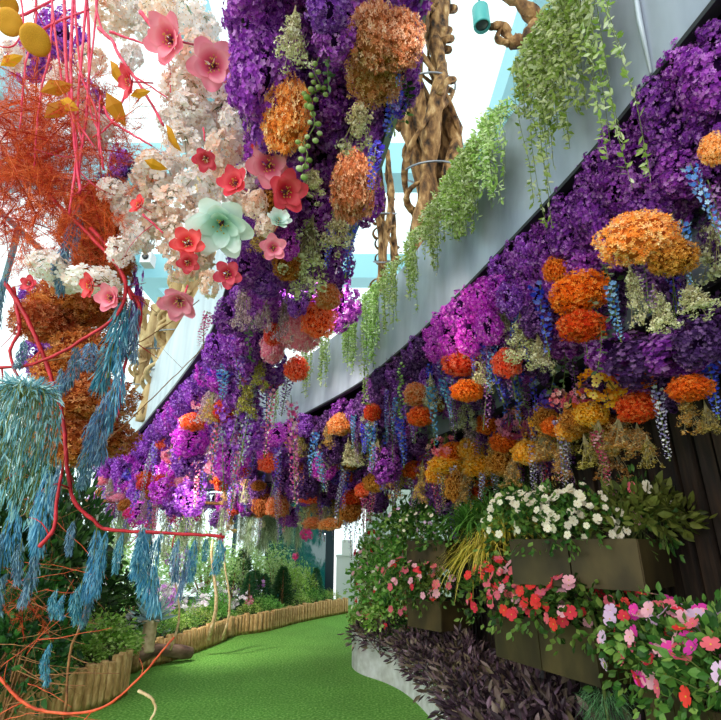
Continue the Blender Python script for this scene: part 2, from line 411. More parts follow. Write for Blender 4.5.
TR = cat_rom([(.33, -1.2), (.27, .3), (.22, 1.09), (.04, 2.1), (-.28, 3.2), (-.72, 4.2), (-1.55, 6.0), (-3.0, 8.3), (-5.0, 10.6)])
def curtain(c, off, x, y):
    """where the sight line of a flower meets the curtain hung a little behind a fascia"""
    q = offset(c, off); a, b, _ = ray(x, y); r = a/b; v = q[:, 0]-r*q[:, 1]; ok = q[:, 1] > .5
    for i in range(len(q)-1):
        if ok[i] and v[i]*v[i+1] <= 0: return q[i, 1]+(q[i+1, 1]-q[i, 1])*abs(v[i])/(abs(v[i])+abs(v[i+1])+1e-9)
    return None
def ribbon(g, c, z0, z1, th=.03, lean=0., mat=0):
    a, b = c, offset(c, th); n = len(c); l = offset(c, lean)
    V = [np.c_[a, np.full(n, z0)], np.c_[l, np.full(n, z1)], np.c_[offset(c, th+lean), np.full(n, z1)], np.c_[b, np.full(n, z0)]]
    V = np.stack(V, 1).reshape(-1, 3); F = [(i*4+k, i*4+(k+1) % 4, i*4+4+(k+1) % 4, i*4+4+k) for i in range(n-1) for k in range(4)]
    return g.add(V, F+[(0, 3, 2, 1), (n*4-4, n*4-3, n*4-2, n*4-1)], mat)
def resample(c, n):
    d = np.r_[0, np.cumsum(np.linalg.norm(np.diff(c, axis=0), axis=1))]; t = np.linspace(0, d[-1], n)
    return np.c_[np.interp(t, d, c[:, 0]), np.interp(t, d, c[:, 1])]
def slab(g, a, b, z, th=.05, mat=0):
    n = 70; A, B = resample(a, n), resample(b, n)
    V = np.stack([np.c_[A, np.full(n, z)], np.c_[B, np.full(n, z)], np.c_[B, np.full(n, z+th)], np.c_[A, np.full(n, z+th)]], 1).reshape(-1, 3)
    F = [(i*4+k, i*4+4+k, i*4+4+(k+1) % 4, i*4+(k+1) % 4) for i in range(n-1) for k in range(4)]
    return g.add(V, F+[(0, 1, 2, 3), (n*4-1, n*4-2, n*4-3, n*4-4)], mat)

m_metal = noisy('brushed_galvanised_sheet', ['#868c9c', '#a2a8b8', '#bcc2d0'], 3.5, .38, .05, (1, 1, .35), .35, 10)
m_metalw = noisy('pale_galvanised_sheet', ['#a4aeb8', '#b6c0c8', '#c6ced6'], 3, .42, .04, (1, 1, .4), .15, 8)
m_black = plain('black_edge_strip', '#15131a', .5)
m_soffit = plain('dark_soffit_board', '#1c1720', .9)
m_soil = noisy('dark_soil', ['#17110b', '#2f2419', '#4a3a28'], 30, .95, .8)
# long trough canopy (upper tier) on the right
t = thing('hanging_canopy', 'long curved grey metal canopy sweeping from upper right into the distance', 'canopy', (0, 0, 3.2))
def zsh(o, z): o.location.z -= z; return o
zsh(ribbon(G(), R1, 3.2, 4.06, .03, .06).obj('fascia', m_metal, t), 3.2)
zsh(ribbon(G(), offset(R1, -.006), 3.188, 3.208, .05).obj('edge_strip', m_black, t), 3.2)
i_ = int(np.argmin(abs(R1[:, 1]-1.33))); zsh(G().tube([(R1[i_, 0]-.004, R1[i_, 1], 3.22), (R1[i_, 0]+.008, R1[i_, 1]+.002, 3.5), (R1[i_, 0]+.03, R1[i_, 1]-.002, 3.8), (R1[i_, 0]+.05, R1[i_, 1], 4.04)], [.006, .011, .008, .01], 7).obj('weld_seam', m_metalw, t), 3.2)
zsh(slab(G(), offset(R1, .03), offset(WALL, -.03)[:-8], 3.27).obj('underside_panel', m_soffit, t), 3.2)
zsh(slab(G(), offset(R1, .09), offset(R1, .6), 3.93).obj('planter_soil', m_soil, t), 3.2)
t = thing('hanging_canopy', 'lower curved grey metal tier half hidden behind hanging flower spikes', 'canopy', (0, 0, 2.6))
zsh(ribbon(G(), R2, 2.62, 3.25, .03).obj('fascia', m_metal, t), 2.6)
zsh(ribbon(G(), offset(R2, -.006), 2.6, 2.635, .05).obj('edge_strip', m_black, t), 2.6)
zsh(slab(G(), offset(R2, .03), offset(WALL, -.03)[:-8], 2.68).obj('underside_panel', m_soffit, t), 2.6)
t = thing('hanging_canopy', 'pale tongue shaped canopy with curved white fascia at left', 'canopy', (0, 0, 3.2))
zsh(ribbon(G(), TL, 3.2, 4.06, .03).obj('fascia', m_metalw, t), 3.2)
zsh(ribbon(G(), TR, 3.2, 4.06, -.03).obj('fascia', m_metalw, t), 3.2)
zsh(ribbon(G(), offset(TL, -.006), 3.18, 3.215, .05).obj('edge_strip', m_black, t), 3.2)
zsh(slab(G(), offset(TL, .03), offset(TR, -.03), 3.27).obj('underside_panel', m_soffit, t), 3.2)
zsh(slab(G(), offset(TL, .03), offset(TR, -.03), 3.9).obj('planter_soil', m_soil, t), 3.2)

# slatted wall on the right
m_slat = noisy('dark_timber_slat', ['#120c09', '#221710', '#3a281a'], 5, .75, .3, (6, 6, .6))
g = G(); n = int(np.sum(np.linalg.norm(np.diff(WALL, axis=0), axis=1))/.11); ws = resample(WALL, n)
for i in range(n-1):
    d = ws[i+1]-ws[i]; c = (ws[i]+ws[i+1])/2; nn = np.array([-d[1], d[0]])/np.linalg.norm(d); dp = .02+.012*(i % 3)
    g.box((*(c+nn*dp/2), 1.64), (.042, dp/2+.006, 1.62), (*d, 0))
struct('wall_right', g, m_slat)
g = G(); ribbon(g, offset(WALL, .01), 0, 3.3, .06); struct('wall_right_backing', g, plain('wall_backing', '#0c0a09', .9))

# floor, beds
m_turf = noisy('artificial_turf', ['#437a2a', '#659c3e', '#92c266'], 38, .9, .8, detail=3, spec=.15)
nd = m_turf.node_tree; r_ = [x for x in nd.nodes if x.type == 'VALTORGB'][0]; b_ = nd.nodes['Principled BSDF']
n2 = nd.nodes.new('ShaderNodeTexNoise'); n2.inputs['Scale'].default_value = 1.4; mx = nd.nodes.new('ShaderNodeHueSaturation')
tc_ = [x for x in nd.nodes if x.type == 'TEX_COORD'][0]; nd.links.new(tc_.outputs['Object'], n2.inputs['Vector'])
ml = nd.nodes.new('ShaderNodeMapRange'); ml.inputs[3].default_value = .8; ml.inputs[4].default_value = 1.2
nd.links.new(n2.outputs[0], ml.inputs[0]); nd.links.new(ml.outputs[0], mx.inputs['Value']); nd.links.new(r_.outputs[0], mx.inputs['Color']); nd.links.new(mx.outputs[0], b_.inputs['Base Color'])
g = G(); g.add([(-9, -3, 0), (5, -3, 0), (5, 16.5, 0), (-9, 16.5, 0), (-9, -3, -.1), (5, -3, -.1), (5, 16.5, -.1), (-9, 16.5, -.1)], [(0, 1, 2, 3), (7, 6, 5, 4), (0, 4, 5, 1), (1, 5, 6, 2), (2, 6, 7, 3), (3, 7, 4, 0)])
struct('floor', g, m_turf)
EDGE = cat_rom([(-3.6, 3.6), (-3.3, 4.7), (-2.98, 5.5), (-2.64, 6.25), (-2.8, 7.0), (-2.98, 7.6), (-2.74, 8.15), (-2.42, 9.4), (-2.3, 10.2), (-1.8, 10.75), (-1.28, 11.9), (-.3, 13.4)], .06)
CURB = cat_rom([(.75, 10.2), (.2, 9.3), (-.06, 8.5), (-.12, 7.9), (0, 7.45), (.31, 7.0), (.52, 6.5), (.68, 5.7), (.8, 4.5), (.85, 3.2), (.9, 1.6)], .08)
g = G(); far = np.c_[np.linspace(-8.6, -2, len(EDGE)), np.linspace(3.6, 15.2, len(EDGE))]; far[:, 0] = np.minimum(far[:, 0], EDGE[:, 0]-.6); far[:, 1] = np.maximum(far[:, 1], EDGE[:, 1]); slab(g, far, offset(EDGE, -.05), .02, .2); struct('floor_soil', g, m_soil)
ys = np.linspace(10.2, 1.6, 60); g = G(); slab(g, np.c_[np.interp(ys, WALL[:, 1], WALL[:, 0])-.02, ys], offset(CURB, -.06), .02, .32); struct('floor_soil', g, m_soil)
m_conc = noisy('cast_concrete', ['#a9a9a4', '#c2c3c0', '#d6d8d8'], 9, .8, .25)
g = G(); ribbon(g, CURB, 0, .45, -.09)
tag(g.obj('concrete_curb', m_conc), 'low curved pale concrete curb beside the green path at right', 'curb')
# timber stake edging on the left
m_log = noisy('pale_timber_stake', ['#8c6a3a', '#b8935a', '#d8b982'], 6, .7, .4, (5, 5, .8))
segs = [('short run of tall timber stakes by the near left bush', 5.0, 6.6, .43), ('curved run of timber stakes beyond the fallen log', 7.5, 9.9, .33), ('far run of timber stakes leading to the glass door', 10.0, 13.4, .34)]
el = np.r_[0, np.cumsum(np.linalg.norm(np.diff(EDGE, axis=0), axis=1))]
sm = [(lambda g_: (g_.tube([(0, 0, 0), (0, 0, .2), (.002, 0, .97), (0, 0, 1)], [.052, .054, .05, .04], 9), g_.mesh('stake', m_log))[1])(G()) for _ in range(3)]
for lab, y0, y1, hh in segs:
    idx = [i for i in range(len(EDGE)) if y0 <= EDGE[i, 1] < y1]; t = thing('timber_stake_edging', lab, 'edging', (*EDGE[idx[0]], 0), 0, 'timber stake edging of the left bed')
    s = el[idx[0]]
    while s < el[idx[-1]]:
        q = (np.interp(s, el, EDGE[:, 0]), np.interp(s, el, EDGE[:, 1])); o = mk('stake', sm[int(RNG.integers(3))], t, (q[0]-EDGE[idx[0], 0], q[1]-EDGE[idx[0], 1], 0))
        k = U(.8, 1.15); o.scale = (k, k, hh*U(.92, 1.06)); o.rotation_euler = (U(-.02, .02), U(-.02, .02), U(0, 6)); s += .092*k

# glasshouse: back wall, left wall, roof
m_steel = plain('teal_painted_steel', '#2f4a52', .45, .2); m_roofst = plain('pale_teal_roof_steel', '#8fc3cf', .5); m_white = plain('white_panel', '#e4e8e8', .5)
m_gl = glass('clear_glass', '#f2faf8'); m_glt = glass('teal_tinted_glass', '#3f7f7c', .12)
def frame_wall(name, y, x0, x1, z1, step, zs, glassmat, gap=None):
    g = G(); x = x0
    while x <= x1+1e-6:
        if not (gap and gap[0] < x < gap[1]): g.box((x, y, z1/2), (.05, .06, z1/2))
        x += step
    for z in zs: g.box(((x0+x1)/2, y, z), ((x1-x0)/2, .05, .05))
    struct(name, g, m_steel)
frame_wall('window_1', 15.6, -8.5, -2.2, 9, 1.6, (.1, 2.6, 5, 9), m_gl)
struct('window_1_pane', G().box((-5.3, 15.6, 4.5), (3.2, .008, 4.45)), m_gl)
g = G()
for y in np.arange(-2.5, 15.7, 2.2): g.box((-8.6, y, 4.5), (.05, .05, 4.5))
for z in (.1, 2.6, 5, 9): g.box((-8.6, 6.5, z), (.05, 9, .05))
struct('window_2', g, m_steel); struct('window_2_pane', G().box((-8.6, 6.5, 4.5), (.008, 9, 4.4)), m_gl)
# entrance at the far end of the path
q = P(329, 600, 14.2)
struct('column_entrance', G().box((q.x, 14.2, 2.2), (.11, .11, 2.2)).box((q.x-.0, 14.2, 2.3), (.2, .16, .06)), plain('dark_teal_column', '#1d3440', .4, .3))
t = mk('window_3', G().box((-1.72, 14.6, .05), (.85, .05, .05)).box((-1.72, 14.6, 3.4), (.85, .05, .06)).box((-2.55, 14.6, 1.7), (.05, .05, 1.7)).box((-1.75, 14.6, 1.7), (.04, .05, 1.7)).mesh('window_3', m_steel)); t['kind'] = 'structure'
struct('window_3_pane', G().box((-1.7, 14.62, 1.7), (.8, .008, 1.65)), m_glt)
g = G(); g.box((-.30, 14.7, .62), (.36, .03, .6)); g.box((-.30, 14.7, 1.25), (.38, .04, .03)); g.box((.08, 14.7, 1.4), (.03, .04, 1.4)); g.box((-.3, 14.7, 2.7), (.4, .04, .1)); struct('door_1', g, m_white)
struct('door_1_pane', G().box((-.30, 14.71, 1.95), (.34, .008, .68)), m_gl)
o = G().box((-.36, 14.63, 1.45), (.15, .006, .2)).obj('hanging_notice', plain('notice_white', '#f4f6f6', .6)); tag(o, 'small blank white notice on the far glass door', 'notice')
struct('wall_back', G().box((1.9, 15.2, 2.4), (1.75, .1, 2.4)), noisy('pale_back_wall', ['#9aa8a0', '#b8c4bc'], 4, .8, .1))
# roof: steel beams with glass between
g = G()
for y in (8.4, 12.6): g.box((-2, y, 8.9), (6.8, .3, .38))
for x in (-6.4, -2.6, 2.72): g.box((x, 6.5, 9.15), (.26, 9.3, .3))
struct('ceiling_beams', g, m_roofst)
struct('ceiling', G().box((-2, 6.5, 9.55), (6.9, 9.4, .01)), m_gl)
# ------------------------------------------------------------------ hanging flowers
def onray(x, y, w, h, Y):
    """hanging point and size of a bunch whose middle is seen at x, y at distance Y"""
    p = P(x, y, Y); hh = W(h, p)*1.04; return p+Vector((0, 0, hh/2)), W(w, p), hh
def place(lst, zone, depthf, mode='ord'):
    for row in lst.strip().split('\n'):
        f = row.split()
        if not f: continue
        c = f[0]; x, y, w, h = map(float, f[1:5]); dz = float(f[5]) if len(f) > 5 else 0
        Y = depthf(x, y+h*.2)
        if Y is None: continue
        p, ww, hh = onray(x, y, w, h, Y+dz); hang(c, p, ww, hh, zone, mode)
def zplane(z): return lambda x, y: z/ray(x, y)[2]*ray(x, y)[1]

# rows of statice packed along the fascias
def row(c, off, y0, y1, step, ztop, w, h, code, zonef, jit=.03):
    q = offset(c, off); i0 = [i for i in range(len(q)) if y0 <= q[i, 1] <= y1]; q = q[i0[0]:i0[-1]+1]
    d = np.r_[0, np.cumsum(np.linalg.norm(np.diff(q, axis=0), axis=1))]; s = 0
    while s < d[-1]:
        p = Vector((np.interp(s, d, q[:, 0])+U(-jit, jit), np.interp(s, d, q[:, 1])+U(-jit, jit), CAM_H+ztop+U(-jit, jit)))
        x, y = proj(p); cd = code(x, y) if callable(code) else code
        if cd and (-80 < x < 800 or q[0, 1] < 0): hang(cd, p, w*U(.9, 1.15), h*U(.85, 1.2), zonef(x, y), 'share')
        s += step*U(.85, 1.15)
def upcol(x, y):
    r = RNG.random()
    if x > 560: return 'pu'
    if x > 490: return 'pu' if r < .6 else 'vi'
    if x > 428: return 'mg' if r < .8 else 'vi'
    if x > 300: return 'du' if r < .75 else 'pu'
    return 'vi' if r < .5 else 'mg' if r < .8 else 'du'
def upzone(x, y):
    if x > 600: return 'packed beneath the near end of the grey fascia'
    if x > 490: return 'packed beneath the grey fascia right of the magenta patch'
    if x > 428: return 'massed beneath the grey fascia above the red flower balls'
    if x > 300: return 'beneath the grey fascia under the trailing vines'
    return 'beneath the far end of the grey fascia'
row(R1, .10, .4, 4.8, .15, 1.60, .21, .30, upcol, upzone)
row(R1, .055, .3, 5.0, .12, 1.68, .16, .24, upcol, upzone)
row(R1, .13, .8, 4.6, .19, 1.42, .21, .28, upcol, upzone)
row(R1, .34, .5, 4.6, .2, 1.58, .22, .32, upcol, upzone)
row(R1, .5, 1.2, 4.6, .26, 1.45, .24, .32, lambda x, y: 'du' if x < 440 or RNG.random() < .5 else 'pu', upzone)
row(R1, .12, 4.8, 10.5, .23, 1.58, .3, .36, upcol, upzone)
row(R1, .4, 4.8, 10.5, .3, 1.55, .34, .42, upcol, upzone)
lowzone = lambda x, y: 'along the lower tier on the right' if x > 450 else 'along the lower tier in mid distance' if x > 300 else 'along the far lower tier'
row(R2, .12, 1.6, 5.5, .24, 1.02, .22, .26, lambda x, y: 'du' if RNG.random() < .8 else 'pu', lowzone)
row(R2, .34, 2.0, 5.5, .32, .98, .24, .26, lambda x, y: 'du', lowzone)
row(R2, .12, 5.5, 11.5, .26, 1.0, .32, .4, lambda x, y: ['du', 'vi', 'pu', 'mg'][int(RNG.integers(4))], lowzone)
tz = lambda x, y: 'crowded beneath the pale curved fascia at left' if y > 240 else 'at the left edge of the overhead hanging column'
tcol = lambda x, y: ('pu' if RNG.random() < .8 else 'vi') if y < 330 else ['vi', 'pu', 'vi', 'mg'][int(RNG.integers(4))]
row(TL, .14, -1., .8, .3, 1.58, .3, .36, tcol, tz)
row(TR, -.14, -1., 1.0, .3, 1.58, .3, .36, 'pu', tz)
row(TL, .12, .8, 3.2, .15, 1.58, .2, .3, tcol, tz)
row(TL, .14, .9, 3.4, .17, 1.36, .2, .3, tcol, tz)
row(TL, .12, 3.2, 10, .21, 1.58, .27, .34, tcol, tz)
row(TL, .3, 3.2, 10, .26, 1.5, .3, .4, tcol, tz)

ZT = 'in the overhead hanging column'
# back filling of the hanging column
for y in range(-10, 300, 34):
    xl = 238+max(0, (y-200))*.12; xr = 425 if y < 40 else 425-(y-40)*.33
    x = xl+12
    while x < xr:
        if RNG.random() < .93:
            Y = zplane(1.42)(x, y); p, ww, hh = onray(x+U(-5, 5), y+U(-8, 8), 52, 66, Y+.12); hang('pu' if RNG.random() < .85 else 'vi', p, ww, hh, 'filling the overhead hanging column', 'share')
        x += 37
place("""
po 290 112 50 88
co 372 34 56 82
co 397 42 48 74
co 377 76 56 54
co 354 182 48 78
cr 294 32 46 74
cr 362 122 46 80
cr 312 184 36 40
cr 312 250 62 84
cr 340 228 40 64
cr 300 276 30 52
gb 318 106 26 132 -.1
bl 353 244 20 74
bl 392 112 22 60
bl 376 166 20 50
tn 262 235 26 42
rb 270 205 34 30
gl 332 60 16 70
pu 336 30 50 60
vi 330 8 50 44
kv 398 104 24 30
bl 404 60 16 70
dl 404 100 16 60
""", ZT, zplane(1.02))
place("""
dm 242 300 24 74
dm 264 302 26 78
dm 286 316 24 62
pk 302 330 44 44
rd 320 318 34 40
po 328 296 28 26
rd 298 368 24 26
pk 272 346 26 36
rd 274 334 18 24
vs 233 355 20 62
pu 246 264 42 52
vi 266 276 40 52
pu 226 316 32 42
vi 214 350 28 40
rb 286 262 30 40
mg 290 244 24 36
gd 246 392 30 52
gd 232 424 28 36
gd 258 374 26 36
ms 288 392 18 44
vs 266 396 20 54
lb 222 382 18 34
tn 212 408 22 30
ps 205 330 16 40
rb 240 415 24 22
vi 300 300 26 40
gl 254 330 12 60
bl 330 248 14 50
""", 'at the lower tail of the hanging column', zplane(1.0))
ZU = 'under the grey fascia at right'
place("""
po 637 237 72 48 -.25
rb 674 256 48 34 -.1
cr 692 298 44 40
bo 578 292 58 38
bo 556 270 24 28
bo 582 326 46 30
cr 634 292 36 70
cr 658 308 36 60
ms 646 278 26 66 -.1
lb 614 312 18 60
bl 545 316 22 80
cr 523 340 44 60
cr 540 352 30 44
bl 487 364 20 76
rd 507 362 28 30
rd 461 363 40 24
bo 468 390 34 22
po 713 148 30 32 -.15
lb 702 205 18 100 -.1
ms 717 212 18 76
cr 503 320 22 40
vs 452 392 14 50
gl 596 330 14 80
gl 606 290 14 60
lb 690 250 14 70
""", ZU, lambda x, y: curtain(R1, .04, x, y))
place("""
po 340 424 30 22
bo 373 412 18 18
tn 328 436 22 26
po 416 394 26 24
bo 420 416 26 20
bl 404 440 16 50
lb 433 412 15 60
lb 446 398 12 44
lb 372 446 14 46
ms 390 432 16 54
bl 366 438 12 30
vs 444 372 14 50
gl 398 398 10 60
gb 402 385 12 60
rd 268 462 22 20
rd 242 470 20 14
bo 262 434 14 14
vs 254 468 14 40
vs 280 470 14 48
lb 313 452 12 44
gd 300 444 20 28
tn 290 436 16 22
bo 216 474 16 20
ps 297 460 12 40
lb 318 470 12 40
cr 348 452 22 30
""", 'under the middle of the grey fascia', lambda x, y: curtain(R1, .0, x, y))
ZL = 'in the lower fringe above the flower boxes'
place("""
ko 604 384 52 44 -.1
bo 636 407 42 30 -.1
tn 622 436 46 40
tn 640 440 34 34
gd 600 436 34 44
ws 663 420 18 74 -.1
bo 690 388 42 24 -.1
bl 712 384 24 68
tn 686 414 34 42
gd 708 418 26 36
ko 574 408 30 34
rb 580 420 40 24
ws 562 450 17 68 -.1
rs 603 456 18 56 -.1
gd 586 452 36 36
tn 546 442 32 38
kp 514 424 40 34
bo 505 442 30 20
ys 521 432 14 60
yo 480 466 36 22
kp 447 448 40 30
yo 448 464 38 18
tn 492 460 24 34
ws 495 478 14 40
ws 534 468 14 50
bo 415 470 28 18
yo 568 430 28 22
rb 545 420 26 24
ms 480 444 14 40
kp 560 398 24 24
tn 470 470 24 36
ms 530 404 16 44
kv 548 398 24 22
dm 470 430 24 40
ms 575 372 16 60
gl 560 350 16 80
ms 640 350 30 40
bo 452 452 26 20
yo 470 448 26 22
bo 486 424 24 20
rb 500 462 28 24
yo 528 452 30 24
bo 556 426 26 20
ko 540 424 30 30
kp 582 396 30 28
yo 592 414 34 24
tn 560 462 26 38
ws 440 470 12 44
bl 472 404 14 50
kv 508 392 22 24
tn 516 470 26 40
yo 436 474 24 20
bo 642 378 28 20
gd 650 452 26 34
rd 622 372 24 20
""", ZL, lambda x, y: curtain(R2, -.02, x, y))
row(R2, .02, 1.7, 4.6, .3, 1.3, .2, .34, lambda x, y: 'du', lambda x, y: 'in shade before the lower grey tier')
place("""
PU 672 352 60 44
DU 640 362 60 44
PU 610 350 44 40
DU 700 340 44 50
""", 'as a broad patch under the right canopy', lambda x, y: curtain(R1, .3, x, y))
place("""
rb 376 482 24 20
ws 410 486 12 40
rs 432 486 13 52
tn 424 480 20 44
ms 398 484 14 44
tn 392 476 24 46
ws 455 490 12 50
ys 444 486 12 40
rb 458 486 22 30
rd 346 476 16 12
tn 466 492 24 36
ws 482 492 10 40
gd 404 470 22 36
ms 430 466 14 40
bl 384 470 12 40
bo 352 498 22 16
po 330 524 26 12
po 312 523 22 12
rb 350 512 24 20
rd 309 496 24 15
po 278 506 26 22
rb 264 504 20 24
rd 362 490 16 14
ps 374 500 12 40
ps 364 512 12 30
kv 312 482 30 24
""", 'in the mid distance fringe', lambda x, y: curtain(R2, -.06, x, y))
# crowded far canopies: individual bunches of every colour
def inside(a, b, n):
    A, B = resample(a, 60), resample(b, 60)
    for _ in range(n):
        i = int(RNG.integers(60)); t = U(.08, .92); yield A[i]*(1-t)+B[i]*t
def cut(c, y0, y1): return c[(c[:, 1] >= y0) & (c[:, 1] <= y1)]
palT = ['vi', 'mg', 'ps', 'ps', 'vs', 'vs', 'ws', 'pk', 'rd', 'bo', 'pu', 'ms', 'vi', 'mg', 'kv', 'kp', 'dm', 'ps', 'vs', 'rb', 'ws']
palF = ['vi', 'du', 'mg', 'vs', 'ms', 'rb', 'bo', 'rd', 'pu', 'tn', 'bl', 'ps', 'du', 'po', 'kv', 'ws', 'rb', 'vs', 'cr', 'tn', 'ms']
def crowd(a, b, n, pal, z0, z1, zone, ks=1.):
    for q in inside(a, b, n):
        c = pal[int(RNG.integers(len(pal)))]; z = U(z0, z1); p = Vector((q[0], q[1], CAM_H+z)); x, y = proj(p)
        if not -30 < x < 740: continue
        w0, h0 = KIND[c][1:3]; k = ks*(U(1.25, 1.75) if h0 > .35 else U(.95, 1.3) if h0 < .2 else U(1.2, 1.7))
        hang(c, p, w0*k*1.15, h0*k, zone, 'share')
crowd(cut(TL, 3.6, 10), cut(TR, 3.6, 10.2), 130, palT, .95, 1.55, 'in the far crowd beneath the pale canopy')
crowd(cut(TL, 5.5, 10), cut(TR, 5.5, 10.2), 60, palT, .62, 1.0, 'low in the far crowd beneath the pale canopy')
crowd(cut(offset(R1, .25), 5.2, 11), cut(R2, 5.2, 12), 105, palF, .95, 1.45, 'in the distant canopy above the path')
crowd(cut(R2, 5.2, 12), cut(offset(R2, 1.2), 5.2, 13), 105, palF, .62, 1.0, 'low in the distant fringe above the path')
crowd(cut(offset(R2, .1), 2.9, 5.2), cut(offset(R2, .5), 2.9, 5.2), 44, ['du', 'rb', 'gl', 'gl', 'tn', 'gd', 'ms', 'rb', 'gl'], .72, .98, 'at the back of the lower fringe', .75)
crowd(cut(offset(R1, .35), 1.4, 5.2), cut(offset(R1, .7), 1.4, 5.2), 46, ['du', 'pu', 'rb', 'gl', 'gl', 'cr', 'ms', 'bl'], 1.25, 1.55, 'at the back of the upper row', .75)

crowd(cut(R1, 2.0, 5.4), cut(offset(R1, .14), 2.0, 5.4), 44, ['bl', 'lb', 'vs', 'ms', 'gl', 'cr', 'vs', 'bl', 'ms', 'du'], 1.15, 1.45, 'along the front of the upper row', .62)
crowd(cut(R2, 3.0, 5.4), cut(offset(R2, .2), 3.0, 5.4), 36, ['ws', 'tn', 'vs', 'ms', 'kp', 'rs', 'ys', 'gd', 'ws', 'yo'], .78, .98, 'along the front of the lower fringe', .66)
place('''
mg 446 326 36 44
mg 462 312 38 46
mg 480 296 36 46
mg 470 334 34 44
mg 452 344 32 36
mg 486 326 32 46
mg 436 346 28 34
mg 498 290 28 40
vi 508 300 28 40
mg 250 448 26 26
mg 262 440 26 26
mg 276 434 24 26
mg 290 430 22 24
vi 238 456 24 24
mg 266 452 20 22
vi 306 424 22 26
mg 226 462 20 20
''', 'in the brightest patch under the grey fascia', lambda x, y: curtain(R1, -.03, x, y))
# ------------------------------------------------------------------ vines trailing over the grey fascia
def vine(yc, wd, n, lmin, lmax, lab):
    i = int(np.argmin(abs(R1[:, 1]-yc))); tan = R1[i+1]-R1[i-1]; tan = np.array([*tan/np.linalg.norm(tan), 0]); nor = np.array([-tan[1], tan[0], 0])
    g, s = G(), G(); base = np.array([*offset(R1, .07)[i], 4.06])
    for k in range(n):
        u = U(-wd/2, wd/2); L = U(lmin, lmax)*(1-.5*abs(2*u/wd)**2); out = U(.035, .12)
        b = base+tan*u; e = [b-nor*.08-np.array([0, 0, .05]), b+nor*U(.0, .05)+np.array([0, 0, U(.02, .09)]), b+nor*(out+.1)-np.array([0, 0, .05])]
        for j in range(1, 5): e.append(b+nor*(out+.09+.01*math.sin(j+k))+tan*.02*math.sin(j*1.7+k)-np.array([0, 0, .05+L*j/4]))
        e = np.array(e); s.tube(e, .0016, 3, 0, False)
        m = int(12+L*70); t = U(0.15, 1, m)*(len(e)-1); ii = np.minimum(t.astype(int), len(e)-2); f = (t-ii)[:, None]
        p = e[ii]*(1-f)+e[ii+1]*f; d = RNG.normal(size=(m, 3))+nor*.7-np.array([0, 0, .5])
        g.scatter(LEAF, p, d, U(.022, .042, m), 0)
    off = np.array(base)
    t = thing('trailing_vine', lab, 'vine', tuple(off), 0, 'green vines over the grey fascia')
    for nm, q, mt in (('foliage', g, m_vine), ('stem', s, m_stem)):
        o = q.obj('vine_'+nm, mt, t); o.data.transform(__import__('mathutils').Matrix.Translation(-Vector(off)))
vine(1.78, .55, 110, .25, .8, 'thickest green trailing vine hanging over the grey fascia at upper right')
vine(2.35, .28, 30, .25, .7, 'bushy vine patch between the thickest vine and the next one')
vine(1.95, .3, 7, .9, 1.3, 'few long vine strands falling below the thickest vine')
vine(1.42, .25, 6, 1.0, 1.4, 'long thin vine strands falling over purple flowers above the pale orange ball')
vine(2.75, .5, 120, .2, .62, 'bushy green vine on the fascia just right of the big driftwood column')
vine(3.22, .3, 44, .15, .6, 'bushy green vine on the fascia just left of the magenta reflection')
vine(3.62, .24, 26, .3, .75, 'green vine spilling over the fascia below the big driftwood column')
vine(4.1, .3, 22, .3, .72, 'pale green vine on the fascia left of the big driftwood column')
vine(4.55, .3, 40, .5, .85, 'long straight green vine on the fascia below the thin driftwood column')
vine(4.72, .12, 7, 1.0, 1.35, 'thin vine strands dropping past the fascia edge in mid distance')
vine(5.2, .32, 40, .3, .75, 'green vine on the far fascia left of the thin driftwood column')
vine(5.75, .25, 18, .4, .7, 'narrow green vine on the fascia beside the pink flower tail')
vine(6.3, .3, 20, .3, .7, 'small green vine on the fascia farthest down the curve but one')
vine(7.2, .3, 12, .6, .95, 'farthest green vine hanging on the grey fascia above red flowers')

